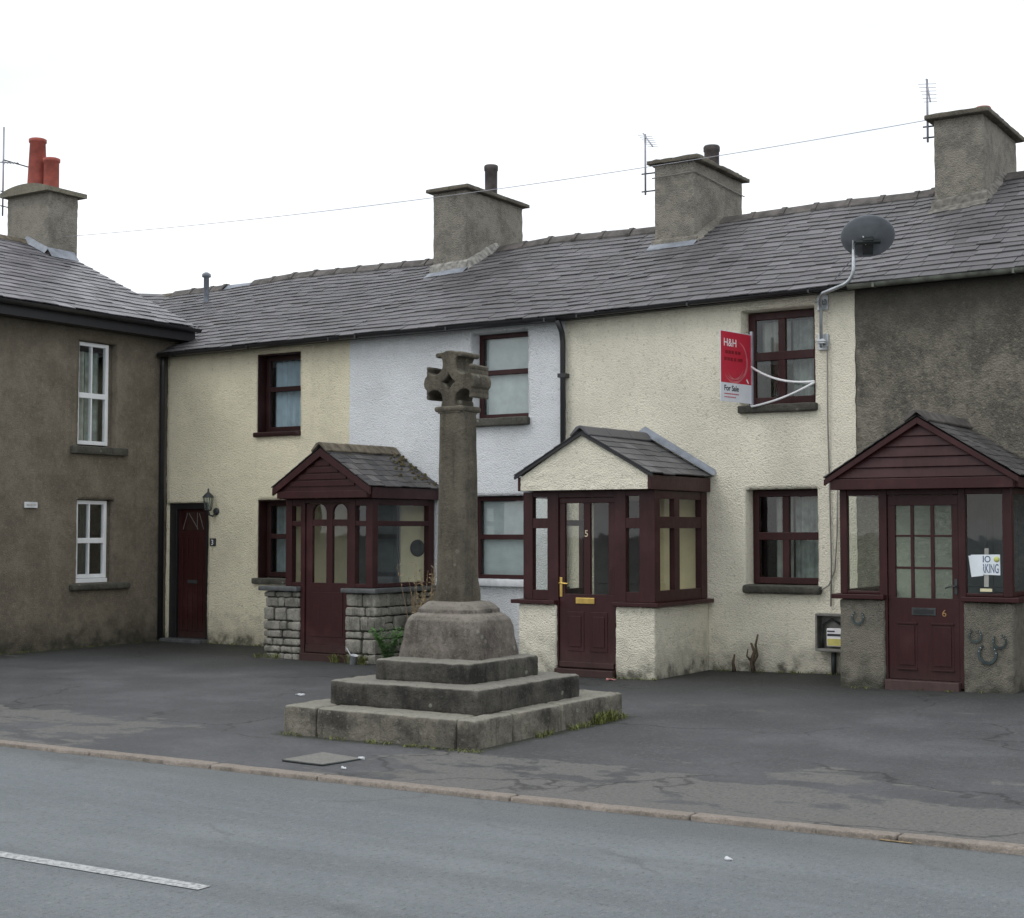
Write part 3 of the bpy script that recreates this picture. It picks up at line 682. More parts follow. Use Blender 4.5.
idr = MB(); idr.box(-12.78,-12.05,-.045,-.02,.03,2.0); [idr.box(a, a+.27, -.055,-.044, b, c) for a in (-12.71,-12.39) for b, c in ((.2,.85),(1.0,1.85))]; idr.build('inner_door', M['inner_grey'], hB, bevel=.004)
each('porch_plaster', M['inner_cream'], hB, 'box', [(-13.02,-12.80,-.03,-.02,.05,2.3), (-12.02,-11.56,-.03,-.02,.05,2.15)])
gp = MB(); gp.box(-10.04,-9.86,-.05,-.01,.0,.78); gp.build('drain_cover_board', M['lead'], hB, bevel=.004)
# cottage C: cream, between
hC = cottage('pale cream rendered cottage with the red sale board and brass-handled porch', B1, C1, (-7.6, 0, 0), M['cream2'],
             [(-7.09,-6.19,3.08,4.20), (-7.05,-6.17,1.0,2.12)], 3)
terrace_roof(hC, B1, C1, 13, M['slate']); ridge_tiles(hC, -8.7, C1, M['ridge']); gutter(hC, B1, C1, M['gutter'])
cC = chimney(hC, -9.40, -8.79, 6.71, [(-8.90, 3.1, .11, .105, .34, M['pot_dark'])], 5, .085, wavy=.012); flash(cC, -9.40, -8.79, 2.3, 5, M['lead'], side_mat=M['chimney'], band=.10)
bd = MB()
for p, q in (((-9.42,2.27,6.52),(-8.77,2.27,6.54)), ((-8.77,2.27,6.54),(-8.77,3.93,6.50))): bd.tube([p,q], .008, 6)
bd.build('strap_band', M['cable'], cC)
wC = [('h', 3.675, .10), ('v', -6.67, .085)]
window(hC, -7.085, -6.195, 3.11, 4.19, .19, ID, M['wood'], wC, M['glass'], .085, .06, [(-6.99,-6.63,3.7,4.1,M['curtain'],'curtain'), (-6.6,-6.28,3.2,4.1,M['curtain_dark'],'curtain')], .12)
window(hC, -7.045, -6.175, 1.03, 2.11, .19, ID, M['wood'], [('h', 1.58, .09), ('v', -6.64, .08)], M['glass'], .075, .06, [(-6.84,-6.63,1.1,2.03,M['curtain'],'curtain'), (-6.6,-6.25,1.1,2.03,M['curtain_dark'],'curtain')], .14)
sill(hC, -7.12, -6.16, 3.0, 3.09, .08, .21, ID, M['sill'], 7, r=.02); sill(hC, -7.07, -6.13, .925, 1.02, .09, .21, ID, M['sill'], 8, r=.03)
ip = MB(); ip.box(-8.33,-7.66,-.03,-.02,.05,2.25); ip.build('porch_plaster', M['inner_yellow'], hC)
idr = MB(); idr.box(-9.05,-8.35,-.045,-.02,.03,2.0); [idr.box(a, a+.24, -.055,-.044, b, c) for a in (-8.99,-8.66) for b, c in ((.2,.85),(1.0,1.85))]; idr.build('inner_door', M['inner_dark'], hC, bevel=.004)
dp = MB(); dp.tube([(B1,-.21,4.26),(B1,-.10,4.12),(B1,-.075,4.0),(B1,-.075,.03)], .036, 10)
for z in (3.55, 2.2, .9): dp.box(B1-.055,B1+.055,-.115,-.0,z,z+.05)
dp.build('downpipe', M['gutter'], hC)
# cottage D: grey pebbledash
hD = cottage('grey pebbledashed cottage at the right with the horseshoe porch', C1, D1, (-4.0, 0, 0), M['grey2'], [], 4)
terrace_roof(hD, C1, D1, 14, M['slate']); ridge_tiles(hD, -4.8, D1, M['ridge']); gutter(hD, C1, D1, M['gutter_grey'], .05)
cD = chimney(hD, -5.50, -4.89, 6.76, [(-5.0, 2.72, .09, .09, .15, M['pot'])], 6, .09); flash(cD, -5.50, -4.89, 2.3, 6, M['mortar_dark'], side_mat=M['mortar_dark'], band=.13)
each('porch_plaster', M['inner_green'], hD, 'box', [(-5.35,-4.65,-.03,-.02,.07,2.4), (-3.85,-3.62,-.03,-.02,.07,2.0)])
idr = MB(); idr.box(-4.62,-3.88,-.045,-.02,.09,2.05); [idr.box(a, a+.25, -.055,-.044, b, c) for a in (-4.54,-4.22) for b, c in ((.25,.9),(1.05,1.95))]; idr.build('inner_door', M['inner_grey'], hD, bevel=.004)

# ------------------------------------------------------------------ brown house on the left, facing +X
LY0, LY1 = -6.2, .33
hL = thing('gabled_house', 'brown pebbledashed house with white sash windows at the left, end-on to the terrace', 'house', (-18.5, -3, 0))
def swap(fn):
    m = MB(); fn(m); return m
mb = MB(LEFT); wall_front(mb, LY0, LY1-.06, None, 4.66, [(-1.70,-1.0,2.84,4.33), (-1.69,-1.01,.90,2.08)], .12, .06, .005, seed=8)
mb.T = None
mb.add([(LX-6,LY0,-.15),(LX,LY0,-.15),(LX,LY0,4.6),(LX-3,LY0,6.2),(LX-6,LY0,4.6)], [(0,1,2,3,4)])
mb.add([(LX-6,LY1-.06,-.15),(LX,LY1-.06,-.15),(LX,LY1-.06,4.6),(LX-3,LY1-.06,6.2),(LX-6,LY1-.06,4.6)], [(0,1,2,3,4)])
mb.quad((LX-6,LY0,-.15),(LX-6,LY1-.06,-.15),(LX-6,LY1-.06,4.6),(LX-6,LY0,4.6))
mb.quad((LX-.3,LY0,2.45),(LX-6,LY0,2.45),(LX-6,LY1-.06,2.45),(LX-.3,LY1-.06,2.45))
mb.build('wall', M['grey'], hL)
LEX, LEZ, LRX, LRZ = LX+.30, 4.70, LX-3.0, 6.27
LSL = math.hypot(LEX-LRX, LRZ-LEZ)
def PL(u, s):
    t = s/LSL; return Vector((lerp(LEX, LRX, t), u, lerp(LEZ, LRZ, t) + .012*nz((u, s, 5), .9)))
rm = MB(); roof_slates(rm, PL, LY0-.1, LY1, LSL, .20, .29, 21)
rm.quad((LRX,LY0-.1,LRZ),(LRX,LY1,LRZ),(LX-6.3,LY1,LEZ),(LX-6.3,LY0-.1,LEZ)); roofL = rm.build('roof', M['slate_left'], hL)
mb = MB(); y = LY0-.1
while y < -.25:
    L = min(.45, -.2-y); z = LRZ+.02
    mb.add([(LRX+p, yy, z+q) for yy in (y+.004, y+L-.004) for p, q in ((-.17,-.07),(-.07,.02),(.07,.02),(.17,-.07))], [(0,1,5,4),(1,2,6,5),(2,3,7,6),(0,1,2,3),(4,5,6,7)]); y += L
mb.build('ridge_tile', M['ridge_sand'], hL)
eb = MB(); eb.box(LX+.005, LX+.25, LY0-.1, LY1, 4.50, 4.66); eb.build('eaves_board', M['black'], hL)
gm = MB(); prof = [(math.cos(math.pi+math.pi*i/7)*.055, math.sin(math.pi+math.pi*i/7)*.055) for i in range(8)]
gm.add([(LEX+.02+p, y, 4.685+q) for y in (LY0-.1, LY1+.02) for p, q in prof], [(j, 8+j, 8+j+1, j+1) for j in range(7)] + [tuple(range(8)), tuple(range(8,16))], smooth=True); gm.build('gutter', M['gutter'], hL)
cm = MB(); cm.rbox(-19.92,-18.90,-.20,.39,5.3,7.06,.03,.07,.012,9,11); st = cm.build('chimney', M['chimney'], hL)
cap = MB()
for i in range(12):             # shallow arched slab
    a, b = lerp(-19.97,-18.82,i/12), lerp(-19.97,-18.82,(i+1)/12); h = lambda q: 7.06 + .09*(1-((q+19.395)/.575)**2)
    za, zb = h(a), h(b); cap.add([(a,-.31,7.04),(b,-.31,7.04),(b,.50,7.04),(a,.50,7.04),(a,-.31,za+.05),(b,-.31,zb+.05),(b,.50,zb+.05),(a,.50,za+.05)], [(0,3,2,1),(4,5,6,7),(0,1,5,4),(2,3,7,6)] + ([(3,0,4,7)] if i == 0 else []) + ([(1,2,6,5)] if i == 11 else []))
cap.build('chimney_cap', M['cap'], st)
for (px, py, r0, r1, h) in ((-19.56, .1, .165, .125, .92), (-19.24, .12, .125, .12, .56)):
    pm = MB(); b = 7.12; pm.lathe((px,py,b), [(r0,0),(r1,h-.07),(r1*1.13,h-.06),(r1*1.15,h-.01),(r1,h),(r1*.8,h),(r1*.78,h-.25)], 20); pm.build('chimney_pot', M['pot'], st)
fl = MB()
zz = lambda x: PL(0, (LEX-x)/(LEX-LRX)*LSL).z
fl.add([(-18.897,-.24,zz(-18.88)+.02),(-18.897,.31,zz(-18.88)+.02),(-18.897,.31,zz(-18.9)+.13),(-18.897,-.24,zz(-18.9)+.13),(-18.76,-.25,zz(-18.76)+.03),(-18.76,.31,zz(-18.76)+.03)], [(3,2,5,4)])
n = 8
for i in range(n):
    a, b = lerp(-19.4,-18.88,i/n), lerp(-19.4,-18.88,(i+1)/n); fl.quad((a,-.215,zz(a)+.13),(b,-.215,zz(b)+.13),(b,-.30,zz(b)+.03),(a,-.30,zz(a)+.03))
fl.build('side_flashing', M['lead'], st)
window(hL, -1.69, -1.10, 2.86, 4.32, .05, LEFT, M['white_pvc'], [('h', 3.56, .075), ('v', -1.41, .022)], M['glass'], .055, .06, [(-1.64,-1.40,2.9,4.2,M['curtain'],'curtain'), (-1.38,-1.14,2.9,4.2,M['curtain_dark'],'curtain')], .10)
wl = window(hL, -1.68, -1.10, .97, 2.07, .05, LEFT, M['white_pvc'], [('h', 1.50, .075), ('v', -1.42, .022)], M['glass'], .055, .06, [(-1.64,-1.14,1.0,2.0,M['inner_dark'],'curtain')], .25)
mb = MB(LEFT); mb.box(-1.68,-1.10,.02,.10,.905,.965); mb.build('window_board', M['white_pvc'], wl, bevel=.006)
for za, zb in ((2.85,4.32),(.91,2.07)):
    mb = MB(LEFT); mb.quad((-1.10,.112,za),(-1.0,.112,za),(-1.0,.112,zb),(-1.10,.112,zb)); mb.build('reveal_lining', M['grey'], hL)
sill(hL, -1.83, -.80, 2.72, 2.835, .07, .10, LEFT, M['sill'], 9, r=.02); sill(hL, -1.81, -.73, .80, .895, .08, .10, LEFT, M['sill'], 10, r=.03)

# low roof of a building behind the terrace
hR = thing('rear_building', 'dark slated roof peeping over between the brown house and the terrace ridge', 'building', (-23.6, 8, 0))
mb = MB(); mb.prism([(4.9,-.15),(8.4,-.15),(8.4,5.8),(6.65,6.7),(4.9,5.8)], 'x', -24.6, -23.1); mb.build('wall', M['grey'], hR)
def PB(x, s): t = s/2.0; return Vector((x, lerp(4.75,6.65,t), lerp(5.82,6.80 - (x+24.4)*.11,t)))
mb = MB(); roof_slates(mb, PB, -24.7, -22.9, 2.0, .2, .3, 31); mb.quad((-24.7,6.65,6.8),(-22.9,6.65,6.64),(-22.9,8.6,5.7),(-24.7,8.6,5.7)); mb.build('roof', M['slate'], hR)

# ------------------------------------------------------------------ porches
FY = -1.38; KF = (16+FY)/14.85
def px(x): return x*KF
def pz(z): return (z-1.65)*KF+1.65
RF = -1.58
def porch_roof(parent, xl, xr, xa, ze, za, mat, seed, tile=False, expo=.15, wid=.2, ridge=None, y1=-.03, thick=.03):
    mb = MB()
    for side in (-1, 1):
        xe = xr if side > 0 else xl; sl = math.hypot(xe-xa, za-ze)
        P = lambda u, s, xe=xe, sl=sl: Vector((lerp(xe, xa, s/sl), u, lerp(ze, za, s/sl)))
        roof_slates(mb, P, RF, y1, sl, expo, wid, seed+side, tile, lift=.011)
    r = mb.build('roof', mat, parent)
    rm = MB(); y = RF-.02; n = 3; L = (y1-RF)/n
    for i in range(n):
        a, b = y+i*L+.003, y+(i+1)*L-.003; dz = .004*i
        rm.add([(xa+p, yy, za+.012+q+dz) for yy in (a, b) for p, q in ((-.13,-.055),(-.05,.035),(0,.05),(.05,.035),(.13,-.055),(.12,-.075),(0,.02),(-.12,-.075))], [(j, (j+1) % 8, 8+(j+1) % 8, 8+j) for j in range(8)] + [tuple(range(8)), tuple(range(8,16))])
    rm.build('ridge_tile', ridge or M['ridge'], r, bevel=.006)
    return r
def bargeboards(mb, xl, xr, xa, ze, za, y0, y1, w=.11, drop=.012):
    for xe in (xl, xr):
        mb.prism([(xe, ze-drop), (xa, za-drop), (xa, za-drop-w*1.15), (xe, ze-drop-w)], 'y', y0, y1)

def rubble_wall(mb_st, mb_core, x0, x1, y0, y1, z0, z1, seed, faces='fr'):
    r = random.Random(seed); mb_core.box(x0+.035, x1-.035, y0+.035, y1-.0, z0-.1, z1-.004)
    z = z0-.04
    while z < z1-.04:
        h = min(r.uniform(.085, .19), z1-z)
        if z1-(z+h) < .06: h = z1-z
        for face in faces:
            a0, a1 = (x0, x1) if face == 'f' else (y0, y1); u = a0
            while u < a1-.03:
                w = min(r.uniform(.10, .33), a1-u)
                if a1-(u+w) < .07: w = a1-u
                pr = r.uniform(-.014, .016); gp = r.uniform(.008, .020); splits = [(z, z+h)] if r.random() < .78 or h < .15 else [(z, z+h*.52), (z+h*.52, z+h)]
                for (za, zb) in splits:
                    if face == 'f': mb_st.rbox(u+gp*.5+.001, u+w-gp*.5, y0-pr, y0+.12, za+gp*.5, zb-gp*.5, .022, .05, .013, 10, u*7+za)
                    elif face == 'r': mb_st.rbox(x1-.12, x1+pr, u+gp*.5, u+w-gp*.5, za+gp*.5, zb-gp*.5, .022, .05, .013, 10, u*5+za)
                    else: mb_st.rbox(x0-pr, x0+.12, u+gp*.5, u+w-gp*.5, za+gp*.5, zb-gp*.5, .022, .05, .013, 10, u*3+za)
                u += w
        z += h

def pane(parent, mat, *q):
    mb = MB(); mb.quad(*q); return mb.build('pane', mat, parent)
def fpane(parent, mat, x0, x1, z0, z1, y): return pane(parent, mat, (x0,y,z0),(x1,y,z0),(x1,y,z1),(x0,y,z1))
def spane(parent, mat, y0, y1, z0, z1, x): return pane(parent, mat, (x,y0,z0),(x,y1,z0),(x,y1,z1),(x,y0,z1))

# --- porch A: rubble stone piers, arched door lights
pA = thing('stone_porch', 'porch on rubble stone piers with twin arched door panes and mossy slates', 'porch', (-12.4, -.6, 0), 'timber porches along the terrace')
xL, xR = px(-13.43), -11.40
for a_ in ((xL, px(-12.83), FY, FY+.34, 0, .86, 3, 'fr'), (px(-12.06), xR, FY, -.02, 0, .86, 5, 'fr'), (xL, xL+.25, FY+.36, -.02, 0, .86, 6, 'l')):
    ms, mc = MB(), MB(); rubble_wall(ms, mc, *a_); st = mc.build('rubble_pier', M['joint'], pA); ms.build('stone_facing', M['rubble'], st)
each('coping_slab', M['slab'], pA, 'rbox', [(xL-.05, px(-12.83)+.01, FY-.06, FY+.36, .865, .925, .012, .08, .006, 7, 1), (px(-12.06)-.02, xR+.06, FY-.07, -.02, .865, .925, .012, .08, .006, 7, 2), (xL-.04, xL+.27, FY+.37, -.02, .865, .925, .012, .08, .006, 7, 3)])
T0, T1 = .93, 2.045
f = MB(); q = [px(v) for v in (-13.084,-12.98,-12.827,-12.759,-12.03,-11.905,-11.753,-11.642)]
yf, yb = FY+.03, FY+.12
f.box(q[0], q[1], yf, yb, T0, T1)                    # left post
f.box(q[2], q[3], yf, yb, .02, T1)                   # door posts
f.box(q[4], q[5]-.02, yf, yb, T0, T1); f.box(q[4], q[4]+.05, yf, yb, .02, T0)
f.box(q[6], q[7], yf, yf+.11, T0, T1)                # corner post
for a, b in ((q[1],q[2]), (q[5]-.02,q[6])):
    f.box(a, b, yf+.006, yb-.006, T0, T0+.05); f.box(a, b, yf+.006, yb-.006, 1.70, 1.765); f.box(a, b, yf+.006, yb-.006, 1.955, T1)
f.box(q[3], q[4], yf+.004, yb-.004, 1.99, T1)
xs_ = q[7]                                           # right side
f.box(xs_-.09, xs_-.004, -.15, -.035, T0, T1)
f.box(xs_-.085, xs_-.008, FY+.14, -.15, T0, T0+.05); f.box(xs_-.085, xs_-.008, FY+.14, -.15, 1.70, 1.765); f.box(xs_-.085, xs_-.008, FY+.14, -.15, 1.965, T1)
frA = f.build('frame', M['wood'], pA, bevel=.006)
lf = MB(); lf.box(q[0]+.002, q[0]+.07, FY+.14, -.035, T0, T1); lf.build('side_panel', M['inner_cream'], pA)
for a, b in ((q[1],q[2]), (q[5]-.02,q[6])):
    fpane(frA, M['glass_porch'], a-.01, b+.01, T0+.04, 1.71, yf+.05); fpane(frA, M['glass_porch'], a-.01, b+.01, 1.75, 1.97, yf+.05)
spane(frA, M['glass_porch'], FY+.13, -.14, T0+.04, 1.71, xs_-.045); spane(frA, M['glass_porch'], FY+.13, -.14, 1.75, 1.98, xs_-.045)
# door with two round-headed lights
d0, d1 = q[3]+.004, q[4]-.004; yd = FY+.055
dm = MB(); lights = [(px(-12.65), px(-12.415)), (px(-12.315), px(-12.075))]
zb_, zs = .98, 1.87
dm.box(d0, d1, yd, yd+.045, .10, zb_)
for a, b in ((d0, lights[0][0]), (lights[0][1], lights[1][0]), (lights[1][1], d1)): dm.box(a, b, yd, yd+.045, zb_, 1.985)
for (a, b) in lights:
    c, r_ = (a+b)/2, (b-a)/2; pts = [(c + r_*math.cos(math.pi*i/12), zs + r_*.95*math.sin(math.pi*i/12)) for i in range(13)]
    dm.prism([(b, 1.985), (a, 1.985)] + [(pts[12-i][0], pts[12-i][1]) for i in range(13)], 'y', yd, yd+.045)
    dm.box(a, b, yd+.004, yd+.041, 1.70, 1.785)
dm.box(d0+.1, d1-.1, yd-.008, yd+.001, .30, .86); dm.box(d0+.02, d1-.02, yd-.03, yd+.002, .10, .19)
dA = dm.build('door', M['wood'], pA, bevel=.004)
for (a, b) in lights: fpane(dA, M['glass_porch'], a-.01, b+.01, zb_-.01, 1.975, yd+.022)
th = MB(); th.box(q[3]-.02, q[4]+.02, FY-.04, FY+.14, -.01, .09); th.build('threshold', M['wood'], pA, bevel=.006)
ze, za, xa = 2.195, 2.695, -12.13; xl, xr = -12.92, -11.34
porch_roof(pA, xl, xr, xa, ze, za, M['slate_moss'], 41, expo=.13, wid=.17, ridge=M['ridge_sand'])
gb = MB(); gb.prism([(xl+.06, 2.055), (xr-.06, 2.055), (xr-.06, ze-.04), (xa, za-.05), (xl+.06, ze-.04)], 'y', RF+.06, RF+.10)
for i in range(4):
    z0 = 2.20 + i*.085; hw = (za-.10-z0)/(za-ze)*(xr-xa)-.10
    if hw > .03: gb.box(xa-hw, xa+hw, RF+.045, RF+.061, z0, z0+.07)
gb.box(xl+.06, xr-.06, RF+.03, RF+.061, 2.05, 2.14)
bargeboards(gb, xl, xr, xa, ze, za, RF+.005, RF+.044, .095)
gb.build('gable', M['wood'], pA, bevel=.004)
each('fascia', M['wood'], pA, 'box', [(xr-.075, xr-.035, RF+.11, -.035, 2.045, 2.185), (xl+.035, xl+.075, RF+.11, -.035, 2.045, 2.185)], .004); each('soffit', M['wood'], pA, 'box', [(xl+.08, xr-.08, FY+.03, -.035, 2.048, 2.07)])
# moss growing over the slates near the wall and on the verge
mo = MB(); rr = random.Random(3)
for i in range(60):
    t = rr.random()**.6; s = rr.random(); y = lerp(-.75, -.06, t) if rr.random() < .6 else rr.uniform(-.16, -.06)
    x_ = lerp(xa+.05, xr-.02, s); z_ = lerp(za-.02, ze, s)+.03; r_ = rr.uniform(.008, .026)
    mo.lathe((x_,y,z_), [(r_,-.01),(r_*.9,r_*.4),(r_*.5,r_*.8),(0,r_*.9)], 7)
mo.build('moss', M['moss'], pA)['kind'] = 'stuff'

# --- porch B: cream rendered, number 5
pB = thing('rendered_porch', 'cream rendered porch with plain grey tiles, brass handle and number 5 door', 'porch', (-8.5, -.6, 0), 'timber porches along the terrace')
q = [px(v) for v in (-9.394,-9.255,-9.063,-8.914,-8.168,-8.038,-7.855,-7.70)]; xR = -7.53; xL = q[0]
each('dwarf_wall', M['cream2'], pB, 'rbox', [(xL-.05, px(-8.93), FY, FY+.2, -.1, .80, .025, .03, .008, 16, 1), (px(-8.15), xR, FY, -.0, -.1, .80, .025, .03, .008, 16, 2), (xL-.05, xL+.1, FY+.21, 0, -.1, .80, .025, .06, .01, 16, 3)])
each('sill', M['wood'], pB, 'box', [(xL-.12, px(-8.92), FY-.06, FY+.2, .805, .85), (px(-8.16), xR+.07, FY-.06, -.0, .805, .85), (xL-.12, xL+.12, FY+.202, 0, .806, .849)], .006)
T0, T1 = .852, 2.09
f = MB(); yf, yb = FY+.03, FY+.11
f.box(q[0], q[1]-.012, yf, yb, T0, T1); f.box(q[2], q[3], yf, yb, .05, T1); f.box(q[4], q[5]+.01, yf, yb, .05, T1); f.box(q[6], xR-.01, yf, yf+.13, T0, T1)
for a, b in ((q[1]-.012,q[2]), (q[5]+.01,q[6])):
    f.box(a, b, yf+.006, yb-.006, T0, T0+.11); f.box(a, b, yf+.006, yb-.006, 1.67, 1.785); f.box(a, b, yf+.006, yb-.006, 2.03, T1)
f.box(q[3], q[4], yf+.004, yb-.004, 2.02, T1)
xs_ = xR-.012
f.box(xs_-.08, xs_, -.16, -.008, T0, T1)
ym = [yf+.13, -1.205, -.85, -.715, -.16]
f.box(xs_-.075, xs_-.004, ym[0], ym[1]-.01, T0, T1)
for a, b in ((T0,.975), (1.67,1.80), (2.0,T1)): f.box(xs_-.075, xs_-.006, ym[1]-.01, -.16, a, b)
f.box(xs_-.072, xs_-.008, ym[2], ym[3], .975, 1.67); f.box(xs_-.072, xs_-.008, ym[2], ym[3], 1.80, 2.0)
# left side frame
xl_ = xL+.012
f.box(xl_, xl_+.06, -.09, -.008, T0, T1); f.box(xl_, xl_+.06, FY+.12, -.09, T0, T0+.09); f.box(xl_, xl_+.06, FY+.12, -.09, 2.02, T1); f.box(xl_, xl_+.06, FY+.12, -.09, 1.70, 1.77)
frB = f.build('frame', M['wood'], pB, bevel=.006)
for a, b in ((q[1]-.012,q[2]), (q[5]+.01,q[6])):
    fpane(frB, M['glass_porch'], a-.01, b+.01, T0+.1, 1.68, yf+.045); fpane(frB, M['glass_porch'], a-.01, b+.01, 1.78, 2.035, yf+.045)
for a, b in ((ym[1]-.02, ym[2]+.01), (ym[3]-.01, -.15)):
    spane(frB, M['glass_porch'], a, b, .97, 1.68, xs_-.04); spane(frB, M['glass_porch'], a, b, 1.795, 2.005, xs_-.04)
spane(frB, M['glass_porch'], FY+.11, -.08, T0+.08, 2.03, xl_+.03)
d0, d1 = q[3]+.004, q[4]-.004; yd = FY+.05
dm = MB(); L = [(px(-8.835), px(-8.585)), (px(-8.50), px(-8.26))]; zb_ = .925
dm.box(d0, d1, yd, yd+.045, .09, zb_); dm.box(d0, d1, yd, yd+.045, 1.955, 2.015)
for a, b in ((d0, L[0][0]), (L[0][1], L[1][0]), (L[1][1], d1)): dm.box(a, b, yd, yd+.045, zb_, 1.955)
for a, b in ((d0+.10, (d0+d1)/2-.04), ((d0+d1)/2+.04, d1-.10)):
    dm.box(a, b, yd-.007, yd+.001, .28, .285+.44); dm.box(a+.035, b-.035, yd-.016, yd-.006, .33, .675)
dm.box(d0+.01, d1-.01, yd-.028, yd+.001, .10, .16)
dB = dm.build('door', M['wood'], pB, bevel=.004)
for a, b in L: fpane(dB, M['glass_porch'], a-.01, b+.01, zb_-.01, 1.965, yd+.02)
lb = MB(); lb.box(px(-8.69), px(-8.44), yd-.012, yd-.001, .815, .885); lb.build('letterbox', M['brass'], dB, bevel=.005)
hd = MB(); hx = px(-8.885); hd.box(hx-.018, hx+.018, yd-.010, yd-.001, .89, 1.11); hd.tube([(hx,yd-.01,1.045),(hx,yd-.05,1.045),(hx+.04,yd-.055,1.045),(hx+.115,yd-.05,1.04)], .011, 8); hd.build('handle', M['brass'], dB, bevel=.003)
text('numeral', '5', .105, (px(-8.575), yd-.003, 1.575), (1,0,0), (0,0,1), M['numeral'], dB, .001)
th = MB(); th.box(q[3]-.01, q[4]+.01, FY-.05, FY+.12, .0, .085); th.build('threshold', M['wood'], pB, bevel=.006)
ze, za, xa = 2.27, 2.76, -8.35; xl, xr = -9.235, -7.455
rB = porch_roof(pB, xl, xr, xa, ze, za, M['tile'], 51, True, .155, .26, ridge=M['tile'])
gb = MB(); nx_ = 30
pts = [(xl+.07, 2.10), (xr-.075, 2.10), (xr-.075, ze-.02), (xa, za-.03), (xl+.07, ze-.02)]
gb.prism(pts, 'y', RF+.05, RF+.09)
for i in range(1): pass
gcol = MB()     # rough-cast infill: small displaced grid clipped to the gable
st_ = .03; ii = int((pts[1][0]-pts[0][0])/st_)
def topz(x): return lerp(ze-.02, za-.03, clamp(1-abs(x-xa)/( (xr-.075-xa) if x > xa else (xa-xl-.07)), 0, 1))
vs, fs = [], []; NZ = 20
for i in range(ii+1):
    x = lerp(pts[0][0], pts[1][0], i/ii); tz = topz(x)
    for j in range(NZ+1): z = lerp(2.10, tz, j/NZ); p = Vector((x,1,z)); vs.append((x, RF+.042-.008*(noise.noise(p*16)+.8*noise.noise(p*34)), z))
fs = [(i*(NZ+1)+j, (i+1)*(NZ+1)+j, (i+1)*(NZ+1)+j+1, i*(NZ+1)+j+1) for i in range(ii) for j in range(NZ)]
gb.add(vs, fs, smooth=True); gb.build('gable', M['cream2'], pB)
each('fascia', M['wood'], pB, 'box', [(xr-.07, xr-.03, RF+.04, -.03, 2.095, 2.255), (xl+.03, xl+.065, RF+.04, -.03, 2.095, 2.255)], .004); each('soffit', M['wood'], pB, 'box', [(xl+.07, xr-.075, FY+.02, -.03, 2.093, 2.099)])
bb = MB(); bargeboards(bb, xl, xr, xa, ze, za, RF+.004, RF+.035, .035, .006); bb.build('verge_strip', M['black'], pB)
fl = MB()
for xe in (xr+.03, xl-.03): fl.add([(xe,-.03,ze+.025),(xa,-.03,za+.06),(xa,-.012,za+.14),(xe,-.012,ze+.085),(xe,-.10,ze+.02),(xa,-.10,za+.05)], [(0,1,2,3),(4,5,1,0)])
fl.build('lead_flashing', M['lead'], rB)

# --- porch C: grey rendered, number 6
pC = thing('boarded_porch', 'grey rendered porch with boarded mahogany gable, horseshoes and number 6 door', 'porch', (-4.6, -.6, .07), 'timber porches along the terrace')
q = [px(v) for v in (-5.507,-5.432,-5.092,-5.008,-4.282,-4.214,-3.849,-3.765)]; xR = px(-3.752); xL = px(-5.51)
def round_pier(mb, x0, x1, y0, y1, z0, z1, side):
    n0 = len(mb.v); mb.rbox(x0, x1, y0, y1, z0, z1, .03, .05, .010, 10, x0)
    for i in range(n0, len(mb.v)):           # the render flares out and curves round at the foot
        x, y, z = mb.v[i]; t = clamp((.35-z)/.35, 0, 1)**2; mb.v[i] = (x + side*.0*t, y - .035*t, z)
for a_ in ((xL, px(-5.035), FY, FY+.22, -.1, .95, -1), (px(-4.235), xR, FY, 0, -.1, .95, 1)):
    w = MB(); round_pier(w, *a_); w.build('dwarf_wall', M['porch_grey'], pC)
each('dwarf_wall', M['porch_grey'], pC, 'rbox', [(xL, xL+.15, FY+.23, 0, -.1, .95, .03, .07, .01, 10, 3)])
each('sill', M['wood'], pC, 'box', [(xL-.06, px(-5.02), FY-.06, FY+.22, .955, 1.003), (px(-4.24), xR+.07, FY-.06, 0, .955, 1.003), (xL-.06, xL+.16, FY+.222, 0, .956, 1.002)], .006)
T0, T1 = 1.005, 2.06
f = MB(); yf, yb = FY+.03, FY+.11
f.box(q[0], q[1], yf, yb, T0, T1); f.box(q[2], q[3], yf, yb, .10, T1); f.box(q[4], q[5], yf, yb, .10, T1); f.box(q[6], xR-.01, yf, yf+.09, T0, T1)
for a, b in ((q[1],q[2]), (q[5],q[6])): f.box(a, b, yf+.006, yb-.006, T0, T0+.03); f.box(a, b, yf+.006, yb-.006, 2.0, T1)
f.box(q[3], q[4], yf+.004, yb-.004, 2.0, T1)
xs_ = xR-.014
f.box(xs_-.075, xs_, -.09, -.03, T0, T1); f.box(xs_-.07, xs_-.006, yf+.09, -.09, T0, T0+.04); f.box(xs_-.07, xs_-.006, yf+.09, -.09, 2.0, T1)
xl_ = q[0]
f.box(xl_, xl_+.06, -.09, -.03, T0, T1); f.box(xl_, xl_+.06, yb, -.09, T0, T0+.04); f.box(xl_, xl_+.06, yb, -.09, 2.0, T1)
frC = f.build('frame', M['wood'], pC, bevel=.006)
for a, b in ((q[1],q[2]), (q[5],q[6])): fpane(frC, M['glass_porch'], a-.01, b+.01, T0+.02, 2.01, yf+.045)
spane(frC, M['glass_porch'], yf+.08, -.08, T0+.03, 2.01, xs_-.035)
spane(frC, M['glass_porch'], yb-.01, -.08, T0+.03, 2.01, xl_+.03)
d0, d1 = q[3]+.004, q[4]-.004; yd = FY+.05
gx = [px(v) for v in (-4.928,-4.771,-4.74,-4.567,-4.532,-4.352)]; gz = [.975, 1.262, 1.285, 1.583, 1.602, 1.895]
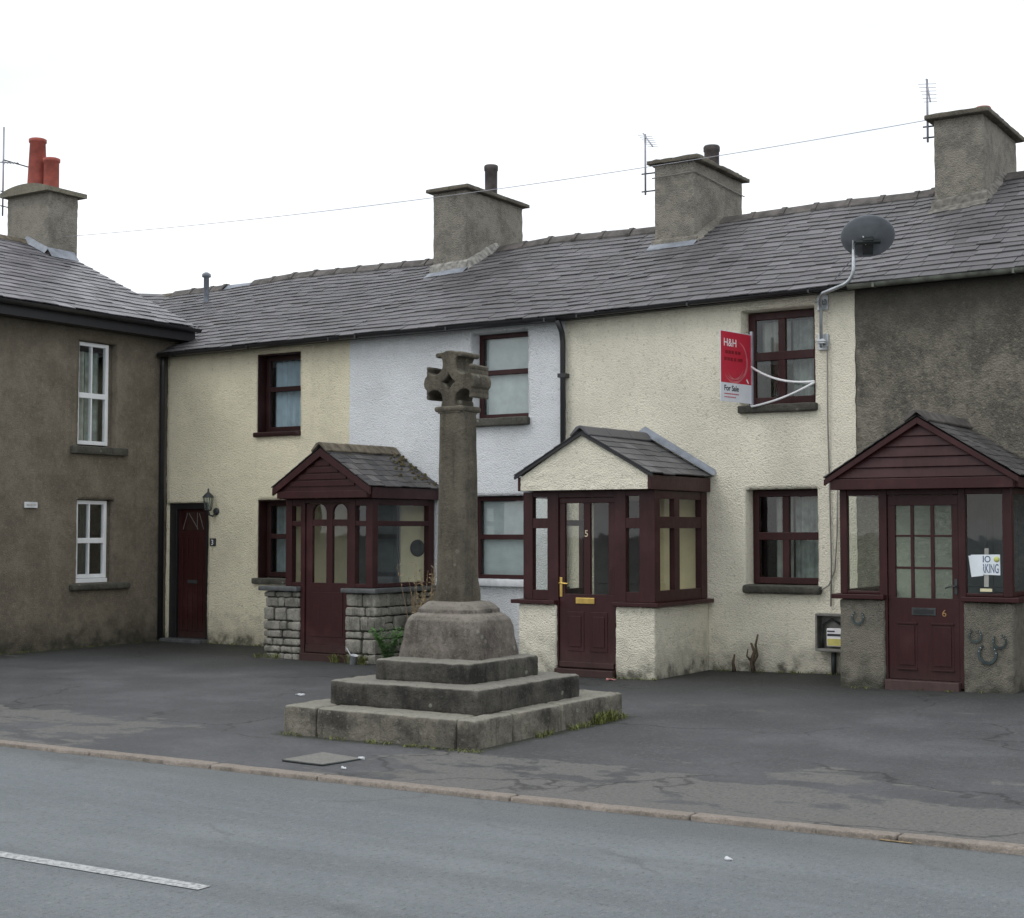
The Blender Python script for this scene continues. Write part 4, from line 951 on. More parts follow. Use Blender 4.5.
dm = MB(); dm.box(d0, d1, yd, yd+.045, .17, gz[0]); dm.box(d0, d1, yd, yd+.045, gz[5], 1.996); dm.box(d0, gx[0], yd, yd+.045, gz[0], gz[5]); dm.box(gx[5], d1, yd, yd+.045, gz[0], gz[5])
for i in (1, 3): dm.box(gx[i], gx[i+1], yd+.006, yd+.039, gz[0], gz[5])
for i in (1, 3):
    for a, b in ((0,1),(2,3),(4,5)): dm.box(gx[a], gx[b], yd+.008, yd+.037, gz[i], gz[i+1])
for a, b in ((gx[0]+.01, (gx[0]+gx[5])/2-.07), ((gx[0]+gx[5])/2+.07, gx[5]+.01)):
    dm.box(a, b, yd-.004, yd+.001, .28, .73); dm.box(a+.025, b-.025, yd-.014, yd-.003, .31, .70); dm.box(a, b, yd-.018, yd-.003, .715, .735); dm.box(a, b, yd-.018, yd-.003, .262, .28)
dC = dm.build('door', M['wood'], pC, bevel=.003)
for i in (0, 2, 4):
    for j in (0, 2, 4): fpane(dC, M['obscure'], gx[i]-.005, gx[i+1]+.005, gz[j]-.005, gz[j+1]+.005, yd+.022)
lb = MB(); lb.box(px(-4.765), px(-4.52), yd-.008, yd-.001, .805, .88); lbo = lb.build('letterbox', M['iron'], dC, bevel=.004)
lb = MB(); lb.box(px(-4.745), px(-4.54), yd-.012, yd-.0085, .825, .862); lb.build('letter_flap', M['black'], lbo)
hd = MB(); hx = px(-4.315); hd.box(hx-.014, hx+.014, yd-.008, yd-.001, 1.02, 1.17); hd.tube([(hx,yd-.01,1.10),(hx,yd-.045,1.10),(hx-.05,yd-.05,1.095),(hx-.095,yd-.045,1.08)], .009, 8); hd.build('handle', M['iron'], dC, bevel=.003)
text('numeral', '6', .095, (px(-4.46), yd-.003, .80), (1,0,0), (0,0,1), M['numeral_dim'], dC, .0)
th = MB(); th.box(q[3]-.01, q[4]+.01, FY-.06, FY+.12, .03, .165); th.build('threshold', wood('worn_mahogany_step', (.085, .046, .046)), pC, bevel=.006)
ze, za, xa = 2.17, 2.775, -4.54; xl, xr = -5.515, -3.565
porch_roof(pC, xl, xr, xa, ze, za, M['slate_moss'], 61, expo=.13, wid=.18, ridge=M['ridge'])
gb = MB(); gb.prism([(xl+.07, 2.06), (xr-.07, 2.06), (xr-.07, ze-.04), (xa, za-.05), (xl+.07, ze-.04)], 'y', RF+.075, RF+.115)
nb = 5
for i in range(nb):              # ship-lap boards, each one leaning out over the next
    z0 = 2.17 + i*.102; z1 = z0+.10; k = (xr-xa)/(za-ze)
    h0 = (za-.04-z0)*k-.05; h1 = max(.01, (za-.04-z1)*k-.05)
    if h0 < .03: continue
    gb.add([(xa-h0,RF+.045,z0),(xa+h0,RF+.045,z0),(xa+h1,RF+.066,z1),(xa-h1,RF+.066,z1),(xa-h0,RF+.074,z0),(xa+h0,RF+.074,z0),(xa+h1,RF+.074,z1),(xa-h1,RF+.074,z1)], [(0,1,2,3),(0,4,5,1),(3,2,6,7),(0,3,7,4),(1,5,6,2)])
gb.box(xl+.07, xr-.07, RF+.03, RF+.074, 2.055, 2.162)
bargeboards(gb, xl+.01, xr-.01, xa, ze, za, RF+.005, RF+.044, .06)
gb.build('gable', M['wood'], pC, bevel=.004)
each('fascia', M['wood'], pC, 'box', [(xr-.075, xr-.035, RF+.12, -.035, 2.06, 2.16), (xl+.035, xl+.075, RF+.12, -.035, 2.06, 2.16)], .004); each('soffit', M['wood'], pC, 'box', [(xl+.08, xr-.08, FY+.02, -.035, 2.063, 2.08)])

# horseshoes nailed to the porch
hs0 = None
def shoe_mesh():
    mb = MB(); n = 18; R = 1.0; pts = []
    for i in range(n+1):
        t = math.radians(-235 + 290*i/n); pts.append((R*.46*math.cos(t), R*.5*math.sin(t)))
    vs = []
    for i, (x, z) in enumerate(pts):
        l = math.hypot(x, z); wd = .085 - .03*abs(i-n/2)/(n/2); ux, uz = x/l, z/l
        vs += [(x-ux*wd, 0, z-uz*wd), (x+ux*wd, 0, z+uz*wd), (x+ux*wd, -.11, z+uz*wd), (x-ux*wd, -.11, z-uz*wd)]
    mb.add(vs, [(i*4+j, (i+1)*4+j, (i+1)*4+(j+1) % 4, i*4+(j+1) % 4) for i in range(n) for j in range(4)] + [(0,1,2,3), (n*4,n*4+1,n*4+2,n*4+3)])
    return mb
def shoe_nails():
    mb = MB()
    for t in (-215, -190, 10, 35): a = math.radians(t); mb.lathe((.46*math.cos(a), -.10, .5*math.sin(a)), [(.032,0),(.028,.03),(0,.04)], 7, (0,-1,0))
    return mb
SH = [(-5.306,.753,.128,5,'horseshoe on the left pier of the number 6 porch, alone beside the letterbox door'), (-4.114,.612,.122,-4,'smaller horseshoe nearest the door on the right pier of the number 6 porch'), (-3.88,.569,.132,-14,'tilted horseshoe at the right end of the group of three on the porch pier'), (-3.998,.44,.18,4,'largest and lowest horseshoe of the three on the right porch pier')]
for i, (x, z, s, rot, lab) in enumerate(SH):
    if i == 0:
        r0 = thing('horseshoe', lab, 'horseshoe', (0,0,0), 'horseshoes nailed to the porch'); b0 = shoe_mesh().build('iron_shoe', M['horseshoe'], r0); n0 = shoe_nails().build('nail', M['steel'], r0); o = r0
    else:
        o = r0.copy(); C.objects.link(o)
        for ch in (b0, n0): c = ch.copy(); C.objects.link(c); c.parent = o
        o['label'] = lab
    o.location = (px(x), FY-.012, pz(z)); o.scale = (s, s*.8, s); o.rotation_euler = (0, math.radians(rot), 0)

# paper notice taped inside the right-hand pane
nt = thing('paper_notice', 'white no parking paper notice with a folded corner in the porch window', 'notice', (px(-4.03), FY+.06, pz(1.20)))
yn = FY+.066
nm = MB(); nm.quad((px(-4.17),yn,pz(1.215)),(px(-3.885),yn,pz(1.205)),(px(-3.885),yn,pz(1.41)),(px(-4.17),yn,pz(1.405))); nm.build('sheet', M['paper'], nt)
nm = MB(); nm.quad((px(-4.165),yn-.004,pz(1.185)),(px(-4.048),yn-.004,pz(1.20)),(px(-4.055),yn-.003,pz(1.405)),(px(-4.19),yn-.012,pz(1.395))); nm.build('folded_flap', M['paper'], nt)
nm = MB(); nm.quad((px(-4.045),yn+.003,pz(1.09)),(px(-4.0),yn+.003,pz(1.09)),(px(-3.995),yn+.003,pz(1.47)),(px(-4.035),yn+.003,pz(1.47))); nm.build('sticky_tape', M['curtain'], nt)
text('lettering', 'NO', .088, (px(-3.975), yn-.0015, pz(1.333)), (1,0,0), (0,0,1), M['paper_blue'], nt, .001, .85, 'RIGHT')
text('lettering', 'PARKING', .125, (px(-3.897), yn-.0015, pz(1.228)), (1,0,0), (0,0,1), M['paper_blue'], nt, .001, .44, 'RIGHT')
sp = MB(); sp.lathe((px(-3.918), yn-.001, pz(1.362)), [(.028,0),(.028,.0008),(0,.0008)], 16, (0,-1,0)); sp.build('yellow_spot', M['paper_yellow'], nt)
lbm = MB(); lbm.box(px(-4.07), px(-3.955), FY+.02, FY+.028, pz(1.045), pz(1.075))
single('window_label', lbm, M['label_cream'], 'small cream label strip at the foot of the porch window below the notice', 'label', (px(-4.01), FY+.025, pz(1.045)))

# ------------------------------------------------------------------ wall furniture
wp = MB(); wp.lathe((-11.735,-.034,1.41), [(.115,0),(.11,.02),(.09,.028),(0,.02)], 28, (0,-1,0))
single('wall_plate', wp, M['iron'], 'round dark plate hung on the cream wall inside the stone porch', 'plate', (-11.735,-.034,1.295))
wl = thing('wall_lamp', 'black carriage lamp on the cream wall beside the brown plank door', 'lamp', (-15.42, 0, 1.95))
lm = MB(); lm.lathe((-15.40,-.002,1.92), [(.055,0),(.05,.02),(0,.022)], 14, (0,-1,0)); lm.tube([(-15.40,-.02,1.90),(-15.41,-.07,1.85),(-15.43,-.12,1.87),(-15.44,-.135,1.93)], .014, 8); wb = lm.build('bracket', M['iron'], wl)
lm = MB(); c = (-15.44,-.135,1.93); lm.lathe(c, [(.0,-.01),(.05,0),(.05,.015)], 6); lm.lathe(c, [(.085,.19),(.08,.205),(.04,.25),(.015,.27),(.01,.30),(.014,.31),(0,.33)], 6); 
for j in range(6): a = math.pi/3*j; lm.tube([(c[0]+.048*math.cos(a),c[1]+.048*math.sin(a),c[2]+.01),(c[0]+.072*math.cos(a),c[1]+.072*math.sin(a),c[2]+.195)], .006, 5)
lm.build('lantern', M['iron'], wl)
lm = MB(); lm.lathe(c, [(.045,.015),(.066,.19)], 6); lm.build('lamp_glass', M['glass'], wl)
np_ = thing('number_plaque', 'small dark square house number plaque beside the brown plank door', 'plaque', (-15.45, -.01, 1.42))
m_ = MB(); m_.box(-15.515,-15.40,-.022,-.006,1.415,1.53); m_.build('plate', M['iron'], np_, bevel=.006); text('numeral', '3', .105, (-15.487,-.0235,1.435), (1,0,0), (0,0,1), M['print_white'], np_, .001)
ap = thing('address_plaque', 'small white name plaque on the brown house wall', 'plaque', (LX, -2.5, 1.95))
m_ = MB(LEFT); m_.box(-2.614,-2.397,-.03,-.012,1.95,2.03); m_.build('plate', M['white_paint'], ap, bevel=.004)
m_ = MB(LEFT)
for i in range(7): u = -2.58+i*.024; m_.box(u, u+.015, -.032, -.0295, 1.975, 2.003)
m_.build('lettering', M['curtain'], ap)

mt = thing('meter_box', 'open grey meter box with white and yellow meter by the right porch', 'meter box', (-6.08, -.05, .30))
m_ = MB(); x0, x1, z0, z1 = -6.165, -5.64, .305, .72
m_.box(x0,x0+.025,-.15,-.01,z0,z1); m_.box(x0+.025,x1,-.15,-.01,z1-.025,z1); m_.box(x0+.025,x1,-.17,-.01,z0,z0+.03); m_.box(x1-.02,x1,-.15,-.01,z0+.03,z1-.025); m_.box(x0+.025,x1-.02,-.02,-.01,z0+.03,z1-.025); m_.build('casing', M['meter_case'], mt, bevel=.005)
m_ = MB(); m_.box(-6.045,-5.85,-.115,-.03,.36,.56); me_ = m_.build('meter', M['print_white'], mt, bevel=.008)
m_ = MB(); m_.box(-6.035,-5.86,-.119,-.1155,.37,.445); m_.build('meter_label', M['meter_yellow'], me_)
m_ = MB(); m_.box(-6.035,-5.86,-.119,-.1155,.475,.50); m_.box(-6.035,-5.95,-.119,-.1155,.52,.535); m_.build('meter_display', M['print_dark'], me_)
m_ = MB(); m_.tube([(-6.11,-.06,.34),(-6.10,-.07,.45),(-6.10,-.07,.60),(-6.0,-.06,.66),(-5.9,-.06,.6)], .012, 7); m_.tube([(-5.98,-.07,.29),(-5.98,-.07,.05)], .03, 8); m_.build('supply_pipe', M['iron'], mt)

cb = MB(); cb.tube([(-6.03,-.035,3.72),(-6.035,-.035,2.9),(-6.02,-.035,2.1),(-6.01,-.035,1.3),(-6.02,-.035,.80)], .009, 6); 
single('wall_cable', cb, M['cable'], 'grey cable running straight down the cream wall from the dish bracket to the meter box', 'cable', (-6.02,-.03,.8))
cb = MB(); cb.tube([(-5.93,-.035,2.1),(-5.94,-.035,1.6),(-5.97,-.035,1.2),(-6.04,-.04,1.03),(-6.12,-.04,.985),(-6.18,-.06,1.0)], .008, 6)
single('wall_cable', cb, M['cable'], 'thin dark cable looping from the lower window sill up beside the porch', 'cable', (-6.05,-.03,.98))

# for-sale board
fs_ = thing('sale_board', 'red and white for sale board fixed to the upstairs window reveal', 'sign', (-6.93, -.1, 3.06))
bo = Vector((-7.04,-.70,3.10)); bu = Vector((.11,.60,0)); BW = bu.length; bu.normalize(); bn = Vector((bu.y,-bu.x,0)); BH = .80
def bp(u, v, w=0): return tuple(bo + bu*u + Vector((0,0,v)) + bn*w)
def bbox(mb, u0, u1, v0, v1, w0, w1):
    mb.add([bp(u,v,w) for w in (w0,w1) for u,v in ((u0,v0),(u1,v0),(u1,v1),(u0,v1))], [(0,3,2,1),(4,5,6,7),(0,1,5,4),(1,2,6,5),(2,3,7,6),(3,0,4,7)])
m_ = MB(); bbox(m_, 0, BW, 0, BH, -.004, .004); m_.build('panel', M['sign_white'], fs_)
m_ = MB(); bbox(m_, .006, BW-.006, .215, BH-.006, .0045, .0055); rp = m_.build('red_field', M['red'], fs_)
m_ = MB(); bbox(m_, BW, BW+.03, -.03, BH+.04, -.018, .018); m_.build('pole', M['alu'], fs_, bevel=.004)
sw = MB()
for (cx_, cy_, rx, ry, a0, a1, wd) in ((.30,.48,.22,.22,-70,75,.010), (.28,.47,.25,.235,-120,40,.007), (.27,.50,.26,.28,-140,-40,.006), (.25,.44,.2,.18,-130,-20,.006), (.29,.43,.18,.17,-150,-30,.005)):
    n = 24; vs = []
    for i in range(n+1):
        t = math.radians(lerp(a0,a1,i/n)); k = wd*math.sin(math.pi*i/n)+.0005
        for s_g in (-1, 1): vs.append(bp(cx_+(rx+s_g*k)*math.cos(t), cy_+(ry+s_g*k)*math.sin(t), .0062))
    sw.add(vs, [(2*i,2*i+2,2*i+3,2*i+1) for i in range(n)])
sw.build('swirl_print', M['red_light'], rp)
vz = (0,0,1)
text('lettering', 'H&H', .125, bp(.055,.63,.0066), bu, vz, M['print_white'], rp, .0008, 1.0)
for v_, us in ((.545, (.09,.15,.21,.28,.34)), (.465, (.07,.13,.19,.26,.33,.38))):       # dark print too small to read
    m_ = MB()
    for u_ in us: bbox(m_, u_, u_+.048, v_, v_+.038, .0062, .0068)
    m_.build('small_print', M['red_dark'], rp)
text('lettering', 'For Sale', .088, bp(.065,.125,.0050), bu, vz, M['print_dark'], fs_, .002, 1.0)
for v, s in ((.082, .75), (.045, .55)):
    m_ = MB()
    u = .07; rr = random.Random(int(v*1000))
    while u < .07 + .38*s: L = rr.uniform(.012,.03); bbox(m_, u, u+L, v, v+.014, .0045, .0052); u += L+.006
    m_.build('small_print', M['print_red'], fs_)
tk = MB(); tk.add([bp(u,v,.0068) for u,v in ((.50,.265),(.54,.225),(.555,.235),(.515,.285))], [(0,1,2,3)]); tk.build('white_tick', M['print_white'], rp)
def bez(a, b, c, n=14): a, b, c = Vector(a), Vector(b), Vector(c); return [a*(1-t)**2 + b*2*t*(1-t) + c*t*t for t in [i/n for i in range(n+1)]]
stp = MB(); stp.tube(bez((-6.93,-.10,3.53),(-6.62,-.05,3.30),(-6.19,-.03,3.33)), .014, 7); stp.build('strap', M['strap'], fs_); stp = MB(); stp.tube(bez((-6.93,-.10,3.07),(-6.55,-.05,3.13),(-6.19,-.03,3.32)), .013, 7); stp.build('strap', M['strap'], fs_)

# satellite dish
sd = thing('satellite_dish', 'dark grey satellite dish on a cranked galvanised pole above the gutter', 'dish', (-6.09, -.02, 3.75))
pl = MB(); PP = [(-6.085,-.08,3.70),(-6.085,-.08,4.14)] + [tuple(p) for p in bez((-6.085,-.08,4.14),(-6.09,-.12,4.25),(-5.98,-.30,4.275),6)[1:]] + [(-5.76,-.36,4.325)] + [tuple(p) for p in bez((-5.76,-.36,4.325),(-5.60,-.40,4.35),(-5.585,-.40,4.50),6)[1:]] + [(-5.58,-.40,4.86)]
pl.tube(PP, .02, 10); pl.build('pole', M['steel'], sd)
for z in (3.77, 4.22):
    bk = MB(); bk.box(-6.15,-6.02,-.03,-.006,z-.09,z+.09); bk.box(-6.13,-6.04,-.10,-.03,z-.025,z+.025); bk.tube([(-6.15,-.10,z),(-6.02,-.10,z)], .01, 6); bk.build('wall_bracket', M['steel'], sd, bevel=.003)
ax = Vector((-.24,.607,.76)).normalized(); dc = Vector((-5.42,-.40,4.80))
dm = MB(); prof = [(0,0)] + [(.285*i/10, .055*(i/10)**2) for i in range(1, 11)] + [(.290,.062),(.285,.066)] + [(.28*i/10, .012+.055*(i/10)**2) for i in range(9, -1, -1)]
dm.lathe(tuple(dc), prof, 40, tuple(ax)); dsh = dm.build('reflector', M['dish'], sd)
mk = MB(); a1 = ax.cross(Vector((0,0,1))).normalized(); a2 = a1.cross(ax).normalized()
def mbx(c, u, v, w):
    c = Vector(c); mk.add([tuple(c + a1*u*i + a2*v*j + ax*w*k) for k in (-1,1) for i, j in ((-1,-1),(1,-1),(1,1),(-1,1))], [(0,3,2,1),(4,5,6,7),(0,1,5,4),(1,2,6,5),(2,3,7,6),(3,0,4,7)])
mbx(dc - ax*.03 - a2*.06, .055, .10, .03); mbx(dc - ax*.05 + a2*.01, .13, .018, .02); mk.tube([tuple(dc-ax*.05), (-5.58,-.40,4.80)], .018, 8); mk.build('mount', M['iron'], sd)
wc = MB(); wc.tube([(-5.58,-.425,4.72),(-5.575,-.44,4.86),(-5.53,-.46,4.895),(-5.47,-.45,4.87),(-5.43,-.44,4.74)], .008, 6); wc.build('feed_cable', M['strap'], sd)
sy = MB(); sy.tube([(-5.59,-.40,4.62),(-6.0,.05,4.45)], .006, 5); sy.build('stay_wire', M['alu'], sd)

# TV aerials
def aerial(label, foot, h, elements, arm, name='tv_aerial', boom_dir=(.8,-.5,-.35), boom=.5, off=0.0):
    t = thing(name, label, 'aerial', foot, 'television aerials on the chimneys'); F = Vector(foot)
    m = MB(); m.tube([tuple(F), tuple(F+Vector((0,0,h)))], .014, 7); m.build('mast', M['alu'], t)
    m = MB()
    for z in arm[1]: m.tube([tuple(F+Vector((-.06,0,z))), tuple(F+Vector((arm[0],.02,z)))] if arm[0] > .05 else [tuple(F+Vector((0,-.05,z))), tuple(F+Vector((0,.12,z)))], .010, 6)
    m.build('bracket', M['iron'], t)
    bd = Vector(boom_dir).normalized(); sd_ = bd.cross(Vector((0,0,1))).normalized(); up = sd_.cross(bd)
    top = F+Vector((0,0,h-off)); m = MB(); m.tube([tuple(top-bd*.10), tuple(top+bd*boom)], .010, 6); mbm = m.build('boom', M['alu'], t)
    for i in range(elements):
        p = top + bd*(boom*i/(elements-1)); l = lerp(.11, .08, i/(elements-1)); e = MB()
        e.tube([tuple(p-sd_*l), tuple(p+sd_*l)], .0035, 5); e.build('element', M['alu'], mbm)
    return t
aerial('aerial with a drooping boom on the chimney with the strap band', (-9.56,2.34,6.32), .86, 6, (.17, [.05,.30]), boom_dir=(.6,-.5,-.62), boom=.34, off=.03)
aerial('aerial with several cross rods on the rightmost chimney', (-5.585,2.34,6.50), .80, 6, (.10, [.06,.20]), boom_dir=(.25,-.5,-.75), boom=.36, off=.06)
aerial('tall aerial cut by the left edge beside the chimney with red pots', (-19.905,-.30,6.74), 1.46, 6, (.03, [.16,.40]), boom_dir=(.75,.60,-.04), boom=.24, off=.58)
ln = MB(); ln.tube([(-19.9,-.30,7.66),(-19.66,.04,7.57)], .011, 6)
single('stay_bar', ln, M['iron'], 'dark stay bar between the left aerial and the taller red pot', 'bar', (-19.8,-.15,7.5))
# telephone wire
tw = MB(); a, b = Vector((-18.9,.10,6.36)), Vector((-5.56,2.33,6.78)); pts = []
for i in range(41):
    t = i/40; p = a.lerp(b, t); p.z -= .45*4*t*(1-t)*.35; pts.append(tuple(p))
tw.tube(pts, .0046, 5)
single('overhead_wire', tw, M['cable_dark'], 'thin overhead wire strung from the left chimney to the rightmost chimney', 'wire', (-12.2,1.2,6.4))

# ------------------------------------------------------------------ market cross
mc_ = thing('market_cross', 'weathered stone market cross on three square steps in the forecourt', 'stone cross', (-7.2, -5.58, 0))
S = [(-8.152,-6.267,-6.755,-4.435,-.06,.232), (-7.893,-6.421,-6.476,-4.907,.215,.425), (-7.623,-6.683,-6.222,-5.163,.41,.592)]
def step_blocks(x0, x1, y0, y1, z0, z1, cuts_f, cuts_r, seed, r):
    mb = MB(); w = .55; k = 0
    fx = [x0]+cuts_f+[x1]
    ends_r = [y0]+cuts_r+[y1]
    # front row of blocks, right-hand row behind the corner block, the rest one slab
    for a, b in zip(fx, fx[1:]): mb.rbox(a+.003, b-.003, y0, y0+w, z0, z1+.002*nz((a,k,0),3), r, .04, .008, 9, seed+k); k += 1
    ra = [y0+w+.006] + [c for c in cuts_r if c > y0+w+.1] + [y1]
    for a, b in zip(ra, ra[1:]): mb.rbox(x1-w, x1, a+.003, b-.003, z0, z1+.004*nz((a,k,2),3), r, .04, .008, 9, seed+k+20); k += 1
    mb.rbox(x0, x1-w-.006, y0+w+.006, y1, z0, z1-.006, r, .06, .008, 9, seed+40)
    return mb
for i, (s, cf, cr) in enumerate(zip(S, ([-7.82,-6.42], [], []), ([-5.42], [], []))):
    if i == 0: mb = step_blocks(*s, [-7.80,-6.44], [-5.48], 3, .032)
    else: mb = MB(); mb.rbox(*s, .034 if i == 1 else .026, .035, .009, 8, 30+i)
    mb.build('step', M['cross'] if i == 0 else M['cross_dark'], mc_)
# pedestal: square block, chamfered corners, moulded shoulder
def ring(hw, hd, ch, z, n=6):
    pts = []
    for sx, sy in ((1,-1),(1,1),(-1,1),(-1,-1)):
        cc = []
        for i in range(n+1):
            t = i/n; a = Vector((sx*hw, sy*(hd-ch))); b = Vector((sx*(hw-ch), sy*hd)); m_c = Vector((sx*hw, sy*hd)); p = a*(1-t)**2*1.0 + (a+b)*.5*2*t*(1-t)*.55 + m_c*2*t*(1-t)*.45 + b*t*t; cc.append(p)
        if sx*sy > 0: cc.reverse()
        pts += cc
    # order counter-clockwise starting bottom right
    pts.sort(key=lambda p: math.atan2(p.y, p.x)); return [(p.x, p.y, z) for p in pts]
def loft(mb, rings, cx, cy, sub=4, amp=.010, ns=7, seed=0, bulge=True):
    # densify along the perimeter and the height, then weather the surface
    R = []
    for a, b in zip(rings, rings[1:]):
        for k in range(sub): R.append([tuple(lerp(p[c], q[c], k/sub) for c in range(3)) for p, q in zip(a, b)])
    R.append(rings[-1]); out = []
    for rg in R:
        o = []
        for i, p in enumerate(rg):
            q = rg[(i+1) % len(rg)]; L = math.hypot(q[0]-p[0], q[1]-p[1]); m = 1 if L < .06 else 6
            for t in range(m): o.append((lerp(p[0],q[0],t/m), lerp(p[1],q[1],t/m), p[2]))
        out.append(o)
    cnt = min(len(o) for o in out)
    if any(len(o) != cnt for o in out):          # keep a constant count
        out = [[o[int(i*len(o)/cnt)] for i in range(cnt)] for o in out]
    vs = []
    for o in out:
        for (x, y, z) in o:
            l = math.hypot(x, y) or 1; d = amp*(nz((x+seed, y, z), ns)+.6*nz((x, y+seed, z), ns*2.6)); vs.append((cx+x+x/l*d, cy+y+y/l*d, z+d*.3))
    n = cnt; m = len(out)
    fs = [(i*n+j, i*n+(j+1) % n, (i+1)*n+(j+1) % n, (i+1)*n+j) for i in range(m-1) for j in range(n)] + [tuple(range(n-1,-1,-1)), tuple(range((m-1)*n, m*n))]
    mb.add(vs, fs, smooth=True)
PX, PY = -7.235, -5.56
pd = MB(); hw, hd = .395, .36
loft(pd, [ring(hw*1.05,hd*1.05,.085,.575), ring(hw*1.04,hd*1.04,.09,.63), ring(hw*1.0,hd*1.0,.11,.74), ring(hw*.98,hd*.98,.12,.84), ring(hw*.94,hd*.94,.12,.895), ring(hw*.86,hd*.86,.12,.935), ring(hw*.77,hd*.77,.12,.955), ring(hw*.76,hd*.76,.12,.985), ring(hw*.70,hd*.70,.12,1.015), ring(hw*.60,hd*.60,.11,1.045), ring(hw*.5,hd*.5,.10,1.05)], PX, PY, 4, .007, 7, 2)
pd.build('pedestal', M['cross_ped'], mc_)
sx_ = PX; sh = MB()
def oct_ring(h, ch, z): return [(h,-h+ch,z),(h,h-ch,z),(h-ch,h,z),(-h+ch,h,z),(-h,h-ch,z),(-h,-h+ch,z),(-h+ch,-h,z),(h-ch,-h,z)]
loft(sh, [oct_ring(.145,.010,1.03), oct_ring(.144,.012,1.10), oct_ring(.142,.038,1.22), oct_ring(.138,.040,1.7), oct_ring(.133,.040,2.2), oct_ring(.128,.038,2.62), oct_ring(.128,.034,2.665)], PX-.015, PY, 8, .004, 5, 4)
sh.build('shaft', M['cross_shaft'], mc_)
# cross head: outline with scooped quadrants and moulded arm ends, a lozenge sunk in the middle
HX, HZ = PX-.02, 2.905
hd_ = MB()
def head_outline():
    a = []
    q = []
    fil = lambda sg: [(.214,.091*sg), (.206,.122*sg), (.212,.137*sg), (.226,.139*sg), (.235,.128*sg), (.233,.108*sg), (.228,.098*sg), (.232,.080*sg), (.231,.064*sg)]
    end_arm = fil(-1) + [(.228+.034*math.cos(math.radians(t)), .058*math.sin(math.radians(t))) for t in range(-75, 76, 15)] + fil(1)[::-1]
    roll = lambda sg: [(.214,.091*sg), (.207,.105*sg)] + [(.228+.022*math.cos(math.radians(t*sg)), (.118*sg)+.022*math.sin(math.radians(t*sg))) for t in range(175, -6, -30)]
    end_top = roll(-1) + [(.252,-.06), (.262,-.03), (.264,.0), (.262,.03), (.252,.06)] + roll(1)[::-1]
    end_bot = [(.214,-.091), (.222,-.112), (.26,-.115), (.26,.115), (.222,.112), (.214,.091)]
    scoop = [(.152+.088*math.cos(math.radians(t)), .152+.088*math.sin(math.radians(t))) for t in range(-45, -226, -12)]
    for r_ in range(4):
        c, s = (1,0,-1,0)[r_], (0,1,0,-1)[r_]
        rot = lambda p: (p[0]*c - p[1]*s, p[0]*s + p[1]*c)
        q += [rot(p) for p in (end_arm, end_top, end_arm, end_bot)[r_]] + [rot(p) for p in scoop[1:-1]]
    out = []
    for p in q:
        if not out or math.hypot(p[0]-out[-1][0], p[1]-out[-1][1]) > .004: out.append(p)
    return out
ol = head_outline()
cu = bpy.data.curves.new('cross_head', 'CURVE'); cu.dimensions = '2D'; cu.fill_mode = 'BOTH'; cu.extrude = .125; cu.bevel_depth = .012; cu.bevel_resolution = 1; cu.offset = -.012
def spl(pts):
    s = cu.splines.new('POLY'); s.points.add(len(pts)-1); s.use_cyclic_u = True
    for p, c in zip(s.points, pts): p.co = (c[0], c[1], 0, 1)
spl(ol)
loz = []
for i in range(4):
    a, b = math.pi/2*i, math.pi/2*(i+1); r_ = .066
    for k in range(4):
        t = k/4; p = Vector((r_*math.cos(a), r_*math.sin(a))).lerp(Vector((r_*math.cos(b), r_*math.sin(b))), t); p *= 1 - .12*math.sin(math.pi*t); loz.append((p.x, p.y))
spl(loz)
to = bpy.data.objects.new('t', cu); C.objects.link(to); bpy.context.view_layer.update()
tm = bpy.data.meshes.new_from_object(to.evaluated_get(bpy.context.evaluated_depsgraph_get())); bpy.data.objects.remove(to)
bm = bmesh.new(); bm.from_mesh(tm); bmesh.ops.remove_doubles(bm, verts=bm.verts, dist=.0005); bmesh.ops.triangulate(bm, faces=bm.faces)
for _ in range(2): bmesh.ops.subdivide_edges(bm, edges=[e for e in bm.edges if e.calc_length() > .05], cuts=1, use_grid_fill=True)
bmesh.ops.triangulate(bm, faces=bm.faces); bm.verts.index_update()
vs = []
for v in bm.verts:
    p = v.co; n = .004*nz(tuple(p), 16)+.005*nz(tuple(p+Vector((3,1,2))), 6)
    vs.append((HX + p.x*1.0 + n, PY - p.z*1.0, HZ + p.y*1.02 + .5*n))
hd_.add(vs, [tuple(v.index for v in f.verts) for f in bm.faces]); bm.free()
hd_.box(HX-.085, HX+.085, PY-.05, PY+.05, HZ-.085, HZ+.085)      # solid behind the lozenge
hd_.rbox(HX-.15, HX+.15, PY-.15, PY+.15, 2.650, 2.702, .025, .03, .004, 9, 4)
hd_.rbox(HX-.105, HX+.105, PY-.105, PY+.105, 2.69, 2.75, .02, .04, .004, 9, 5)
hd_.build('cross_head', M['cross_shaft'], mc_)

# ------------------------------------------------------------------ small things on the ground
mh = MB(); X0 = (-7.19,-7.84); mh.add([(-7.185,-7.845,.004),(-6.80,-7.865,.004),(-6.74,-7.50,.004),(-7.165,-7.42,.004),(-7.185,-7.845,.014),(-6.80,-7.865,.014),(-6.74,-7.50,.014),(-7.165,-7.42,.014)], [(4,5,6,7),(0,1,5,4),(1,2,6,5),(2,3,7,6),(3,0,4,7)])
mho = thing('access_cover', 'flat concrete access cover in the tarmac in front of the cross', 'cover', (-6.97,-7.66,0)); mh.build('cover_slab', M['concrete'], mho, bevel=.004)
r_ = MB(); E_ = [(-7.185,-7.845),(-6.80,-7.865),(-6.74,-7.50),(-7.165,-7.42)]
for a, b in zip(E_, E_[1:]+E_[:1]): r_.tube([(a[0],a[1],.006),(b[0],b[1],.006)], .007, 6)
r_.build('cover_rim', M['iron'], mho)

